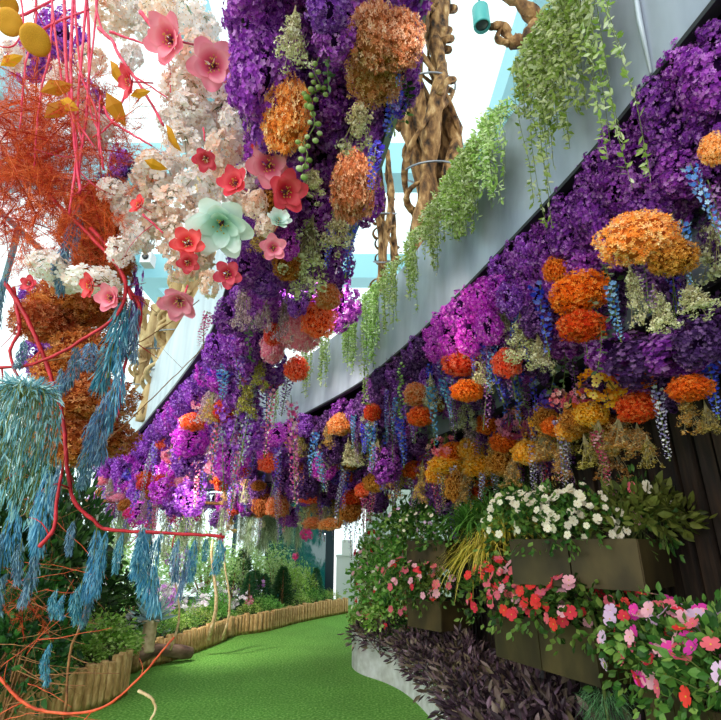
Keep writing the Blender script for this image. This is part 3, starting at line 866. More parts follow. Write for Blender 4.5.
# ------------------------------------------------------------------ driftwood columns
m_drift = noisy('driftwood', ['#1c1008', '#6e4c2a', '#9c7648', '#c8a87a'], 13, .75, 1.0, (1, 1, .4), 0, 9, .3, .08)
for i_, e_ in enumerate([x for x in m_drift.node_tree.nodes if x.type == 'VALTORGB'][0].color_ramp.elements): e_.position = (.33, .46, .58, .72)[i_]
m_driftp = noisy('pale_driftwood', ['#5e4426', '#a8865a', '#ccb080', '#e4d2ae'], 11, .75, 1., (1, 1, .35))
m_wire = plain('grey_wire', '#8a8c92', .4, .8); m_blue = plain('blue_clip', '#5aa0d8', .4)
def driftwood(base, H, R, lab, mat, strands=6, tw=.5, lean=(0, 0), group=None):
    t = thing('driftwood_column', lab, 'driftwood', base); ph = U(0, 6)
    for k in range(strands):
        a0 = ph+k*2*PI/strands; q = np.linspace(0, 1, 26); a = a0+tw*q*H+.35*np.sin(q*H*1.6+k*2)
        r = R*(.64+.24*np.sin(q*H*2.6+k*1.3)); x = r*np.cos(a)+lean[0]*q*H; y = r*np.sin(a)+lean[1]*q*H
        g = G(); rad = R*(.26+.06*np.sin(q*H*3.1+k)+.05*np.sin(q*H*9+k*3)+.03*RNG.normal(size=26)); g.tube(np.c_[x, y, q*H], np.maximum(rad, R*.12), 11)
        for j in range(3):      # curled side knots
            i = int(RNG.integers(4, 24)); c = np.array([x[i], y[i], q[i]*H]); o = np.array([math.cos(a[i]), math.sin(a[i]), 0]); s_ = np.array([-o[1], o[0], 0]); th = np.linspace(0, 4.2, 9)
            pts = c+o*R*.25+(o*R*.34*np.sin(th)[:, None]+s_*R*.3*(1-np.cos(th))[:, None])+np.array([0, 0, 1])*(R*.9*th/4)[:, None]; g.tube(pts, R*np.linspace(.15, .05, 9), 7)
        g.obj('trunk_strand', mat, t)
    for k in range(2):
        g = G(); q = np.linspace(0, 1, 60); a = ph+k*2.6+(2.4 if k else -1.7)*q*H; r = R*(1.0+.1*np.sin(q*20)); g.tube(np.c_[r*np.cos(a)+lean[0]*q*H, r*np.sin(a)+lean[1]*q*H, q*H], R*(.1+.03*np.sin(q*40)), 6); g.obj('twining_vine', mat, t)
    for z in (.35, .62):
        g = G(); th = np.linspace(0, 2*PI, 24); g.tube(np.c_[R*1.05*np.cos(th)+lean[0]*z*H, R*1.05*np.sin(th)+lean[1]*z*H, z*H+.12*np.sin(th)], .012, 5); g.obj('wire_loop', m_wire, t)
    return t
t = driftwood(tuple(P(437, 240, 4.5)-Vector((0, 0, .75))), 4.6, .31, 'large twisted brown driftwood column rising behind the vine covered fascia', m_drift, 7, .38)
q = P(437, 108, 4.5); o = G().box((q.x-t.location.x-.02, q.y-t.location.y-.3, q.z-t.location.z), (.025, .02, .05)).obj('blue_clip', m_blue, t)
driftwood(tuple(P(386, 285, 6.4)-Vector((0, 0, .7))), 3.1, .17, 'thin driftwood column seen between the hanging column and the vines', m_drift, 4)
driftwood(tuple(P(166, 405, 7.2)-Vector((0, 0, .25))), 2.3, .36, 'pale driftwood column behind the white curved fascia at left', m_driftp, 9, .5, (.1, 0))
driftwood(tuple(P(190, 330, 7.9)-Vector((0, 0, .5))), 4.2, .26, 'tall pale driftwood column half behind white blossom', m_driftp, 5, .4)
driftwood(tuple(P(140, 420, 9)-Vector((0, 0, .2))), 2.6, .3, 'far pale driftwood column left of the white fascia curve', m_driftp, 5, .4)
# gnarled branch at the top
t = thing('driftwood_branch', 'gnarled dark driftwood root reaching in beside the teal spotlight', 'driftwood', tuple(P(530, 60, 2.9)))
o0 = np.array(t.location)
def limb(pts, Y, r0, r1, nm='root_limb', mat=m_drift, par=None, sides=9):
    q = np.array([tuple(P(x, y, Y+dz)) for x, y, dz in pts])-np.array((par or t).location); c = cat_rom3(q); n = len(c)
    r = np.linspace(r0, r1, n)*(1+.18*np.sin(np.arange(n)*.9)+.1*RNG.normal(size=n)*(r0 > .02)); return G().tube(c, r, sides).obj(nm, mat, par or t)
def cat_rom3(pts, n=7):
    p = [2*pts[0]-pts[1]]+list(pts)+[2*pts[-1]-pts[-2]]; out = []
    for i in range(1, len(p)-2):
        for k in range(n):
            u = k/n; out.append(.5*((2*p[i])+(-p[i-1]+p[i+1])*u+(2*p[i-1]-5*p[i]+4*p[i+1]-p[i+2])*u*u+(-p[i-1]+3*p[i]-3*p[i+1]+p[i+2])*u**3))
    out.append(p[-2]); return np.array(out)
limb([(500, -14, 0), (525, 8, 0), (545, 24, .05), (572, 44, .1)], 2.9, .05, .07)
limb([(491, 27, -.05), (503, 26, 0), (511, 41, 0), (528, 38, 0), (538, 22, .05)], 2.9, .025, .07)
limb([(528, 38, 0), (538, 56, 0), (527, 70, 0), (534, 84, 0), (548, 100, .05)], 2.9, .075, .05)
limb([(545, 94, .05), (540, 140, .05), (531, 192, 0)], 2.9, .05, .06)
limb([(540, 40, 0), (556, 60, .05), (548, 80, .05)], 2.9, .05, .03)
limb([(503, 26, 0), (497, 38, 0), (509, 44, 0)], 2.9, .018, .03)
# spotlight
m_teal = plain('teal_lamp_body', '#3f9a96', .4, .1)
q = P(480, 8, 2.8); t = thing('spotlight', 'teal cylindrical spotlight hanging against the white skylight', 'lamp', tuple(q))
G().lathe([(0, .01), (.05, .01), (.064, -.01), (.066, -.2), (.06, -.215), (.052, -.2), (.05, -.19), (0, -.19)], 24).obj('housing', m_teal, t)
G().lathe([(0, -.2), (.03, -.198), (.048, -.192)], 20).obj('lens', plain('dark_lens', '#3a4448', .15), t)
G().tube([(0, 0, 0), (0, 0, .4)], .008, 6).box((0, 0, .4), (.04, .04, .012)).obj('hanger', m_teal, t)
q = P(148, 260, 4.2); t = thing('camera_box', 'small white camera box with dark round face near the left driftwood', 'lamp', tuple(q))  # hanging camera box, gives off no light
G().box((0, 0, 0), (.05, .06, .06)).obj('box_body', plain('box_white', '#d0d4d6', .5), t); G().lathe([(0, 0), (.03, 0), (.03, .012), (0, .012)], 14).obj('round_face', plain('box_face', '#22262a', .2), t).rotation_euler = (PI/2, 0, 0)
t.children[-1].location = (0, -.06, 0); G().tube([(0, 0, .05), (0, 0, 2.0)], .006, 5).obj('rod', m_wire, t)
# ------------------------------------------------------------------ painted branches, blossom and tassels close by on the left
m_red = noisy('coral_red_paint', ['#960c18', '#bc1828', '#d83444'], 30, .5, .15)
m_pinkst = noisy('pink_red_paint', ['#c01c40', '#dc3458', '#ee6480'], 30, .5, .1)
m_oran = noisy('orange_red_paint', ['#a8381c', '#d8502a', '#ee7448'], 30, .55, .15)
m_brn = noisy('brown_twig_bark', ['#5c3a20', '#8a5a34', '#a87a4c'], 30, .8, .3)
m_crm = noisy('cream_twig_bark', ['#b08a5a', '#d8b888', '#ecd8b0'], 30, .7, .2)
m_dsk = noisy('dusky_pink_bud', ['#9a5060', '#c07a88', '#d8a8b0'], 30, .6, .1)
def branch(pts, px, Y, mat, base, zone, side=0, dz=0.):
    p = [P(x, y, Y+dz*i/len(pts)) for i, (x, y) in enumerate(pts)]; o = p[0].copy(); q = cat_rom3(np.array([tuple(v-o) for v in p]), 8)
    q += np.cumsum(RNG.normal(size=q.shape), 0)*.0009
    r = W(px, o)/2; g = G(); g.tube(q, r*np.linspace(1.1, .7, len(q))*(1+.08*np.sin(np.arange(len(q))*1.3)), 7)
    t = mk('hanging_branch', g.mesh('hanging_branch', mat), None, o)
    for k in range(side):
        i = int(RNG.integers(3, len(q)-2)); d = rdir(1, -.3)[0]*U(.05, .13); m = np.linspace(0, 1, 5)[:, None]
        G().tube(q[i]+d*m+rdir(1)[0]*.012*np.sin(m*3), r*np.linspace(.45, .15, 5), 4).obj('twig', mat, t)
    auto(t, base, zone, 'branch'); return t
ZA = 'at upper left'
for pts, px in [([(62, -75), (66, 60), (76, 150), (79, 195)], 3), ([(76, -75), (72, 80), (77, 150), (70, 215)], 2.6), ([(84, -75), (88, 70), (81, 150), (78, 185)], 2.6),
                ([(48, -75), (56, 50), (68, 110), (92, 150)], 2), ([(70, -75), (78, 60), (96, 110), (101, 155)], 2), ([(92, -75), (84, 40), (78, 100), (82, 140)], 2.4),
                ([(30, 40), (52, 26), (90, 9)], 3), ([(8, 20), (36, 10), (66, -8)], 3), ([(98, 28), (112, 40), (118, 54), (140, 86), (161, 126)], 3.4), ([(95, -8), (100, 24), (112, 40)], 2.4),
                ([(103, 170), (99, 130), (100, 96)], 2), ([(126, 90), (112, 121), (94, 136)], 2.2), ([(104, 107), (112, 121), (130, 132), (152, 146)], 2.6), ([(36, -8), (34, 30), (26, 70), (20, 130)], 2),
                ([(20, -8), (24, 30), (14, 50), (0, 52)], 1.8), ([(110, 32), (128, 36), (146, 42)], 2.6), ([(140, 12), (149, 24), (158, 38)], 4), ([(168, 60), (169, 76), (168, 90)], 1.4),
                ([(203, 128), (203, 140)], 1.8), ([(143, 214), (155, 224), (164, 233)], 2.4), ([(120, 66), (146, 84), (166, 97)], 1.8), ([(54, -75), (50, 40), (40, 90), (30, 170)], 1.8), ([(104, -75), (94, 50), (92, 100), (104, 140)], 1.8)]:
    branch(pts, px, 1.22, m_pinkst, 'thin pink red painted stem', ZA, int(RNG.integers(0, 3)))
branch([(66, 146), (42, 160), (40, 180), (60, 205), (82, 226), (117, 263), (128, 287), (117, 317), (83, 340), (37, 363), (-8, 369)], 3.8, 1.3, m_red, 'thickest red painted branch curling back to the picture edge', ZA, 6)
branch([(128, 287), (140, 310), (134, 340), (124, 366), (118, 420)], 3.8, 1.32, m_red, 'red painted branch hidden among blue tassels', 'beside the white fascia', 3)
branch([(90, 228), (112, 254), (124, 280), (132, 300)], 3.8, 1.3, m_red, 'short red branch doubling the thickest red branch', ZA, 3)
branch([(4, 282), (20, 307), (40, 350), (50, 380), (60, 420), (63, 460), (69, 500), (90, 523), (108, 532), (173, 534), (222, 538)], 4., 1.4, m_red, 'long red painted branch that ends level above the far plants', 'at left', 8, .1)
branch([(14, 288), (20, 330), (12, 352), (20, 380)], 3.5, 1.42, m_red, 'short upright red branch', 'near the left picture edge', 2)
branch([(40, 547), (54, 529), (57, 496), (62, 470)], 4, 1.42, m_red, 'small red side branch', 'above the dark bush at left', 2)
branch([(-6, 672), (29, 705), (65, 714), (108, 705), (144, 673), (175, 635)], 2.8, 1.7, m_oran, 'orange red arching twig', 'before the near timber stakes', 4)
branch([(96, 532), (94, 579), (83, 622), (69, 655), (66, 712)], 3, 1.75, m_brn, 'crooked brown stem', 'before the light green bush', 2)
branch([(139, 690), (152, 696), (156, 706), (151, 724)], 3, 1.8, m_crm, 'bent cream twig tip', 'over the bottom edge of the path', 0)
branch([(50, 360), (90, 352), (130, 345), (160, 330), (200, 300)], 1.4, 1.5, m_brn, 'hair thin brown twig', 'crossing the white fascia', 2)
branch([(100, 448), (140, 410), (170, 380), (205, 345)], 1.2, 1.5, m_brn, 'hair thin twig slanting up', 'across the white fascia', 2)
for k in range(22):
    x0, y0 = U(-6, 40), U(590, 725); a = U(-1.2, .5); L = U(40, 90)
    branch([(x0, y0), (x0+L*.5*math.cos(a), y0+L*.5*math.sin(a)+U(-6, 6)), (x0+L*math.cos(a), y0+L*math.sin(a))], U(.5, 1.0), U(1.6, 1.9), [m_brn, m_brn, m_oran][k % 3], ['thin brown twig', 'thin brown twig', 'thin orange twig'][k % 3], 'in the lower left tangle', 2)
for k in range(16):
    x0, y0 = U(0, 60), U(440, 600); a = U(-.9, .9); L = U(30, 80)
    branch([(x0, y0), (x0+L*.5*math.cos(a), y0+L*.5*math.sin(a)+U(-6, 6)), (x0+L*math.cos(a), y0+L*math.sin(a))], U(.5, .9), U(1.5, 1.7), [m_brn, m_oran][k % 2], ['fine brown twig', 'fine orange twig'][k % 2], 'among the left blue tassels', 2)

# fine red orange ferny sprays
def filigree(n=3):
    g, s = G(), G()
    for k in range(n):
        e = rdir(1, -1.1)[0]*.24; q = np.linspace(0, 1, 7)[:, None]; c = e*q+np.array([0, 0, -.05])*q**2; s.tube(c, np.linspace(.0022, .0008, 7), 4, 0, False)
        for j in range(11):
            b = e*U(.12, 1); d = rdir(1, -.3)[0]*U(.05, .11); m = np.linspace(0, 1, 4)[:, None]; cc = b+d*m; s.tube(cc, .0008, 3, 0, False)
            for _ in range(6):
                b2 = b+d*U(.15, 1); d2 = (d/np.linalg.norm(d)+rdir(1)[0]*.9)*U(.015, .032); s.tube(b2+d2*np.linspace(0, 1, 3)[:, None], .0005, 3, 0, False)
                pp = b2+d2*U(.1, 1, (9, 1)); g.scatter(BLADE, pp, rdir(9)+d2*12, U(.010, .022, 9), 0)
    return g, s
p_fil = petal('ferny_red_orange', ['#a8280e', '#d44416', '#ee6a34', '#f89c68'], .6, .3); p_fil2 = petal('ferny_orange', ['#c2480c', '#e06a18', '#f28a3c', '#f8b070'], .6, .3)
FI = [tuple(h.mesh('fern_'+n_, [p_fil]) for h, n_ in zip(filigree(4), ('needles', 'stems'))) for _ in range(4)]
for x, y, w in [(22, 96, 80), (58, 112, 90), (8, 150, 90), (46, 160, 110), (84, 168, 90), (18, 196, 110), (62, 206, 110), (96, 200, 80), (36, 232, 90), (4, 240, 80), (104, 226, 70), (72, 236, 80), (38, 128, 90), (12, 118, 70), (70, 140, 80), (30, 176, 100), (52, 186, 100), (80, 214, 90), (16, 222, 90), (50, 150, 100), (20, 160, 100), (40, 200, 100)]+[(U(-5, 112), U(90, 240), U(70, 110)) for _ in range(20)]:
    p = P(x, y-18, U(1.2, 1.45)); f = FI[int(RNG.integers(4))]; t = mk('dyed_fern_spray', None, None, p); t.empty_display_size = .1; k = W(w, p)/.34; t.scale = (k,)*3; t.rotation_euler = (U(-.4, .4), U(-.4, .4), U(0, 6))
    mk('needles', f[0], t); mk('fine_stem_bundle', f[1], t); auto(t, 'feathery red orange dyed fern spray', 'in the upper left cloud', 'fern spray', 'share')
t = mk('dyed_fern_spray', None, None, P(22, 596, 1.6)); mk('needles', FI[0][0], t); mk('fine_stem_bundle', FI[0][1], t); t.scale = (.32, .32, .5); t.rotation_euler = (.2, -.35, 0); tag(t, 'small bright red feathery spray hanging low before the dark left bush', 'fern spray')

# rust coloured dried heads
hyd('ru', 'dried_rust_red', ['#a8481c', '#cc6a30', '#e08c50', '#eeb080'], '#84381a', 'rust red dried flower head')
hyd('ro', 'dried_orange_leafy', ['#c4480e', '#e46a20', '#f2904a', '#f8b478'], '#943a10', 'orange dried flower head')
place("""
ru 72 308 80 46
ru 46 322 60 40
ru 96 300 60 44
ru 92 352 70 44
ru 66 368 70 40
ru 84 398 92 50
ru 62 414 60 40
ru 92 434 84 46
ru 70 446 70 40
ro 98 212 64 60
ro 84 232 50 40
ru 104 262 60 40
ro 76 282 60 36
""", 'left of the white curved fascia', lambda x, y: U(1.55, 1.75))
place("""
pu 48 52 44 60
pu 60 34 50 60
pu 84 104 40 54
pu 56 336 46 46
vi 40 356 40 44
du 124 168 24 50
du 106 190 30 40
pu 26 60 40 50
vi 34 300 36 50
pu 132 300 16 84
pu 128 334 16 60
vi 116 160 20 40
""", 'behind the left red branches', lambda x, y: U(1.8, 2.0))

# white blossom
def blossom():
    g = G(); n = 120; d = rdir(n); p = np.array((0, 0, -.09))+d*np.array([.085, .08, .08])*U(.75, 1.1, (n, 1))
    g.scatter(ROUND4, p, d+RNG.normal(size=(n, 3))*.45, U(.015, .027, n), 0); g.scatter(BALL, p+d*.002, d, .0022, 2)
    for k in range(10): g.tube([(0, 0, 0), tuple(p[k])], .0016, 3, 1, False)
    return g
BLm = [blossom() for _ in range(4)]
def blo(code, name, c, base): kind(code, BLm, [petal(name, c, .6, .4, .06), m_stem, m_gold], .19, .19, base, 'blossom')
blo('wb', 'blossom_white', ['#f2dcd2', '#fbf0ea', '#ffffff', '#fdf6f2'], 'white hydrangea like blossom head')
blo('wp', 'blossom_peach', ['#f2c4ac', '#f8dcc8', '#fdeee2', '#fff8f2'], 'peach white blossom head')
place("""
wp 112 18 44 34
wb 132 8 40 40
wp 158 8 40 34
wb 182 14 46 44
wb 204 30 34 40
wp 198 60 50 50
wp 186 92 46 44
wb 212 96 46 50
wp 226 118 36 46
wb 196 128 50 44
wp 222 150 40 44
wb 182 150 46 40
wb 160 176 52 40
wp 150 190 46 42
wb 196 188 44 40
wp 178 204 40 36
wp 214 182 34 36
wb 128 210 42 42
wb 140 236 36 40
wp 178 238 44 44
wp 196 258 36 44
wb 204 228 38 40
wp 160 222 40 34
wb 92 282 54 28
wb 68 280 40 30
wb 62 78 30 36
wb 96 128 34 30
wp 84 118 30 26
wb 14 58 30 26
wb 122 252 30 30
wb 170 122 30 30
wb 132 58 24 36
wp 232 180 26 30
wb 50 268 40 30
wp 150 162 30 26
wb 112 192 30 26
wp 182 270 30 30
wp 208 284 24 30
wp 244 204 26 24
wb 146 30 30 26
wp 220 78 26 30
wb 190 112 40 30
wp 244 148 34 36
wb 252 176 32 34
wp 256 206 28 34
wb 236 126 32 34
wp 266 226 22 26
wb 230 206 32 32
wp 90 62 32 28
wb 76 100 34 30
""", 'in the left blossom cascade', lambda x, y: U(1.25, 1.4))
# pink and mint fabric flowers
def bigflower(layers, cup):
    g = G()
    for n, r, z, c in layers:
        T = ruffT(n, c); g.scatter(T, [(0, 0, z)], [(0, 0, 1)], r, 0, True)
    return g
m_maroon = plain('maroon_flower_centre', '#5a1230', .6)
def centre():
    g = G(); d = rdir(26, 1.2); g.scatter(BLADE, np.zeros((26, 3)), d, U(.25, .42, 26), 0); g.scatter(BALL, [(0, 0, .06)], [(0, 0, 1)], .11, 0, True); g.scatter(BALL, d*.38, d, .025, 1); return g
CEN = centre().mesh('flower_centre', [m_maroon, m_gold])
PET = [bigflower([(5, 1, 0, .3+.12*k), (4, .72, .05, .5+.1*k)], 0) for k in range(3)]
def pinkf(name, c): return [g.mesh('petals', radial(name, c)) for g in PET]
PK1 = pinkf('fabric_pink', ['#b02858', '#e8688c', '#f8a8ba', '#f48ca4']); PK2 = pinkf('fabric_coral', ['#8e1838', '#dc3048', '#f26a74', '#ea4a5c'])
STK = G().tube([(0, 0, 0), (.1, 0, -.5), (.05, .1, -1.3)], .05, 6).mesh('stalk', m_pinkst)
def flower3(x, y, w, Y, face, meshes, base, zone, name='pink_flower', ce=CEN):
    p = P(x, y, Y); t = mk('hanging_'+name, None, None, p); t.empty_display_size = .05; k = W(w, p)/2; t.scale = (k,)*3
    t.rotation_euler = Vector(face).to_track_quat('Z', 'Y').to_euler()
    mk('petals', meshes[int(RNG.integers(len(meshes)))], t); mk('flower_centre', ce, t); mk('stalk', STK, t); auto(t, base, zone, 'flower'); return t
for x, y, w, f, c in [(172, 40, 50, (-.3, -.6, -.5), 0), (213, 66, 52, (.2, -.7, -.5), 0), (132, 82, 34, (-.6, -.5, -.4), 1), (236, 184, 34, (-.2, -.8, -.2), 1), (268, 166, 48, (.3, -.7, -.4), 0), (284, 192, 44, (.5, -.6, -.4), 1), (206, 158, 26, (0, -.4, -.8), 1),
                      (140, 206, 22, (-.4, -.8, 0), 1), (188, 244, 36, (.2, -.9, -.1), 1), (228, 274, 30, (.1, -.7, -.5), 1), (180, 300, 40, (0, -.5, -.8), 0), (112, 298, 30, (-.2, -.8, -.3), 0), (92, 286, 28, (-.5, -.7, -.3), 1),
                      (30, 284, 18, (0, -.9, -.2), 1), (273, 248, 28, (.2, -.8, -.4), 0), (240, 96, 24, (.6, -.6, -.2), 0), (188, 262, 24, (.3, -.6, -.6), 1), (262, 150, 22, (0, -.6, -.6), 1)]:
    flower3(x, y, w, 1.18, f, [PK1, PK2][c], ['large soft pink fabric flower', 'coral red fabric flower'][c], 'on the left blossom cascade')
MINT = [bigflower([(6, 1, 0, .55), (5, .8, .06, .8), (4, .55, .1, 1.)], 0).mesh('petals', radial('mint_tissue', ['#7eb4a6', '#b8dcd0', '#dcf0ea', '#ecf8f4']))]
t = flower3(222, 222, 66, 1.2, (.1, -.5, -.8), MINT, 'large pale mint tissue flower', 'between white blossom and the overhead hanging column', 'mint_flower')
flower3(278, 222, 26, 1.22, (.3, -.7, .1), MINT, 'small pale mint tissue flower', 'beside the cream bunches of the hanging column', 'mint_flower')
# mustard discs and ochre leaves
m_mus = noisy('mustard_felt', ['#b0700a', '#d4941a', '#e8b03a'], 40, .8, .3)
DISC = G().lathe([(0, .14), (.3, .18), (.75, .2), (.98, .06), (1., -.05), (.8, -.22), (.2, -.3), (0, -.3)], 22).mesh('disc_head', m_mus)
for x, y, w, f in [(9, 22, 26, (.1, -.7, -.6)), (35, 40, 30, (0, -.5, -.8)), (8, 4, 20, (0, -.4, -.8))]:
    p = P(x, y, 1.1); o = mk('mustard_disc_flower', DISC, None, p); k = W(w, p)/2; o.scale = (k, k, k*.7); o.rotation_euler = Vector(f).to_track_quat('Z', 'Y').to_euler(); auto(o, 'mustard yellow disc shaped flower', 'on a pink stem at upper left', 'flower')
OLF = [G().scatter(leafT(.5, .3+.2*k, .08), [(0, 0, 0)], [(0, 0, 1)], 1.).mesh('ochre_leaf', petal('ochre_leaf', ['#b87c10', '#d89a20', '#eab84a'], .6, .3)) for k in range(2)]
for x, y, L, a in [(106, 92, 34, 2.6), (110, 60, 30, 2.9), (40, 92, 34, .9), (44, 118, 36, .6), (166, 124, 30, 3.0), (144, 160, 22, 2.2), (130, 96, 20, 1.4), (60, 100, 26, 2.3), (0, 66, 24, .9)]:
    p = P(x, y, 1.18); o = mk('ochre_leaf', OLF[int(RNG.integers(2))], None, p); o.scale = (W(L, p),)*3; d = Vector((math.sin(a), .2, -math.cos(a)*-1)); o.rotation_euler = Vector((math.sin(a), U(-.3, .3), math.cos(a))).to_track_quat('Z', 'Y').to_euler(); auto(o, 'curled ochre yellow leaf', 'among the upper left stems', 'leaf')

# blue tassels
def tassel(n=420, w=.034, h=.3):
    g = G(); t = U(0, 1, n)**.8; a = U(0, 2*PI, n); r = w*(.25+.75*np.sin(np.minimum(t*1.2, 1)*PI*.8))*U(.2, .8, n)
    p = np.stack([np.cos(a)*r+.02*np.sin(t*4), np.sin(a)*r, -t*h*.85], -1); d = np.stack([np.cos(a)*.35, np.sin(a)*.35, np.full(n, -1.6)], -1)+RNG.normal(size=(n, 3))*.14
    g.scatter(leafT(.11, .12, .01), p, d, U(.022, .048, n), 0); g.tube([(0, 0, .01), (0, 0, -.1), (.02, 0, -h*.8)], .0022, 4, 1); return g
def plume():
    g = G()
    for k in range(120):
        a = U(0, 2*PI); R = U(.03, .12); L = U(.14, .36); q = np.linspace(0, 1, 14); x = R*np.sin(np.minimum(q*1.6, 1)*PI/2); z = .07*np.sin(np.minimum(q*2, 1)*PI*.8)-L*q**1.6
        c = np.c_[x*math.cos(a), x*math.sin(a), z]; g.tube(c, .0012, 3, 1, False); i = RNG.integers(1, 14, 26)
        g.scatter(leafT(.12, .1, .01), c[i]+RNG.normal(size=(26, 3))*.006, (c[i]-c[i-1])*40+RNG.normal(size=(26, 3))*.25, U(.02, .042, 26), 0)
    return g
p_teal = petal('tassel_teal_blue', ['#2c6f94', '#4690b4', '#70b2cc', '#a2d2e0'], .8, .35); p_grey = petal('tassel_grey_blue', ['#3c5a78', '#567c9c', '#7ca2be', '#a4c2d2'], .8, .35); p_plm = petal('plume_aqua', ['#5898ac', '#7cbac8', '#a8d8de', '#d0eeec'], .8, .4)
TA = [tassel() for _ in range(4)]
KIND['tt'] = ([g.mesh('tassel', [p_teal, m_stem]) for g in TA], .08, .33, 'teal blue feathery tassel', 'tassel')
KIND['tg'] = ([g.mesh('tassel', [p_grey, m_stem]) for g in TA], .08, .33, 'grey blue feathery tassel', 'tassel')
def tlist(lst, zone, Y0):
    for r in lst.strip().split('\n'):
        c, x, yt, L, w = r.split(); x, yt, L, w = float(x), float(yt), float(L), float(w); p = P(x, yt, Y0+U(-.06, .06)); hang(c, p, W(w, p)*1.0, W(L, p)*1.0, zone, 'ord', None, .07)
tlist("""
tg 78 202 96 18
tg 68 250 60 16
tg 76 344 60 18
tg 62 368 50 16
tg 92 342 34 22
tt 123 300 116 30
tg 132 298 76 20
tg 139 308 70 14
tg 113 388 90 22
tg 100 410 64 20
tg 92 436 60 20
tt 118 350 100 18
tg 86 455 40 16
tg 5 276 66 16
tg 24 340 36 14
""", 'along the upper red branches', 1.28)
tlist("""
tt 50 466 100 24
tt 42 488 64 18
tg 60 462 56 14
tt 14 500 90 24
tt 97 528 80 24
tt 107 530 74 16
tg 35 550 62 16
tg 8 572 46 18
tg 22 540 50 14
tt 57 588 34 12
tt 64 594 28 10
tt 82 582 46 16
tg 89 590 40 12
tt 151 526 84 28
tt 161 532 90 22
tt 143 526 60 18
tt 140 530 44 12
tt 123 532 46 12
tg 178 538 50 14
tt 196 538 48 14
tg 188 542 62 10
tt 220 538 40 16
tt 206 538 26 10
tt 51 642 46 12
tg 74 520 40 12
tg 2 530 60 14
""", 'on the lower red branch', 1.5)
for x, y, w, h, lab in [(24, 402, 76, 146, 'large aqua blue feathery plume drooping at the left picture edge'), (-10, 440, 44, 120, 'second aqua plume partly cut by the left picture edge')]:
    p = P(x, y, 1.12); o = mk('hanging_feathery_plume', plume().mesh('plume', [p_plm, m_stem]), None, p); o.scale = (W(w, p)/.24, W(w, p)/.24, W(h, p)/.42); tag(o, lab, 'plume')

# the frame overhead, above the picture, from which the stems and cords hang
t = thing('overhead_hanging_rack', 'dark steel rod rack above the left blossom, out of sight overhead', 'rack', (-.7, .95, 4.35)); g_ = []
for a, b in (((-.95, -.25, 0), (.5, .1, 0)), ((-.95, .15, 0), (.5, .45, 0)), ((-.8, -.35, 0), (-.8, .5, 0)), ((-.1, -.25, 0), (-.1, .55, 0))): G().tube([a, b], .014, 8).obj('rod', m_black, t)
for x, y in ((-.8, -.2), (-.8, .2), (-.1, 0), (-.1, .3)): G().tube([(x, y, 0), (x, y, 4.8)], .004, 5).obj('cable', m_wire, t)
# ------------------------------------------------------------------ plants
def gp(x, y, z):
    a, b, c = ray(x, y); k = (z-CAM_H)/c; return Vector((a*k, b*k, z))
PLANT = {}
def bushG(w, h, n, T, L, droop=.25, fill=.45, stems=9, skirt=0.):
    g, s = G(), G(); d = rdir(n, .35); d[:, 2] = np.abs(d[:, 2])*1.0-(.25+skirt)*(RNG.random(n) < .35); rr = U(fill, 1, n)**.6; lump = 1+.14*np.sin(d[:, 0]*5+2)*np.sin(d[:, 1]*6+1)+.1*np.sin(d[:, 2]*8)
    p = np.array([0, 0, h*.38])+d*np.array([w/2, w/2, h*.62])*(rr*lump)[:, None]; p[:, 2] = np.maximum(p[:, 2], .02*h-skirt*np.hypot(p[:, 0], p[:, 1])/(w/2)*h)
    dd = d+RNG.normal(size=(n, 3))*.55; dd[:, 2] -= droop; g.scatter(T, p, dd, L*U(.65, 1.15, n), 0)
    for k in range(stems): e = p[int(RNG.integers(n))]; s.tube([(U(-.03, .03)*w, U(-.03, .03)*w, 0), tuple(e*.5+np.array([0, 0, .1*h])), tuple(e)], [.012*h, .008*h, .003*h], 4, 0, False)
    return g, s
def reg(code, gens, name, mats, w, h, cat):
    PLANT[code] = ([[(g.mesh(nm, m)) for g, nm, m in zip(gg, ('foliage', 'stem', 'flower_heads'), mats)] for gg in gens], w, h, name, cat)
def plant(code, p, w, h, rz=None, label=None, base=None, zone=None, mode='ord', cat=None):
    v, w0, h0, name, c = PLANT[code]; t = mk(name, None, None, p); t.empty_display_size = .1
    t.scale = (w/w0, w/w0, h/h0); t.rotation_euler.z = U(0, 6) if rz is None else rz
    for me, nm in zip(v[int(RNG.integers(len(v)))], ('foliage', 'stem', 'flower_heads')): mk(nm, me, t)
    if label: tag(t, label, cat or c)
    else: auto(t, base, zone, cat or c, mode)
    return t
p_imp = petal('impatiens_leaf', ['#22401a', '#386026', '#587e36', '#809c4a'], .4, .25); p_pale = petal('pale_shrub_leaf', ['#7ca850', '#a4cc72', '#c8e29c', '#e4f0c4'], .5, .35)
p_mid = petal('mid_green_leaf', ['#3c7226', '#5c9a3a', '#82ba54', '#aad07c'], .45, .3); p_yg = petal('yellow_green_leaf', ['#6f9a2c', '#98bf48', '#bcd870', '#dbe8a0'], .5, .35)
p_blue = petal('blue_grey_leaf', ['#5a7a78', '#84a4a2', '#b0c8c4'], .5, .25); p_purp = petal('purple_black_leaf', ['#241a1e', '#40303a', '#624858', '#7a6e52', '#866a7c'], .4, .15)
p_olive = petal('olive_leaf', ['#3a4418', '#5a6428', '#7e8640'], .5, .25); p_ygr = petal('gold_grass', ['#a09a2a', '#ccc042', '#ecdc70', '#86a034'], .5, .3); p_dgr = petal('dark_grass', ['#2c5220', '#487a30', '#6a9c48'], .5, .25)
p_moss = petal('grey_green_moss', ['#7c8f68', '#a0b088', '#c2ceaa', '#dbe2c8'], .8, .4)
reg('imp', [bushG(.42, .3, 460, LEAFW, .042, .25, .6, 9, .5) for _ in range(3)], 'impatiens_plant', [p_imp, m_stem], .42, .3, 'flowering plant')
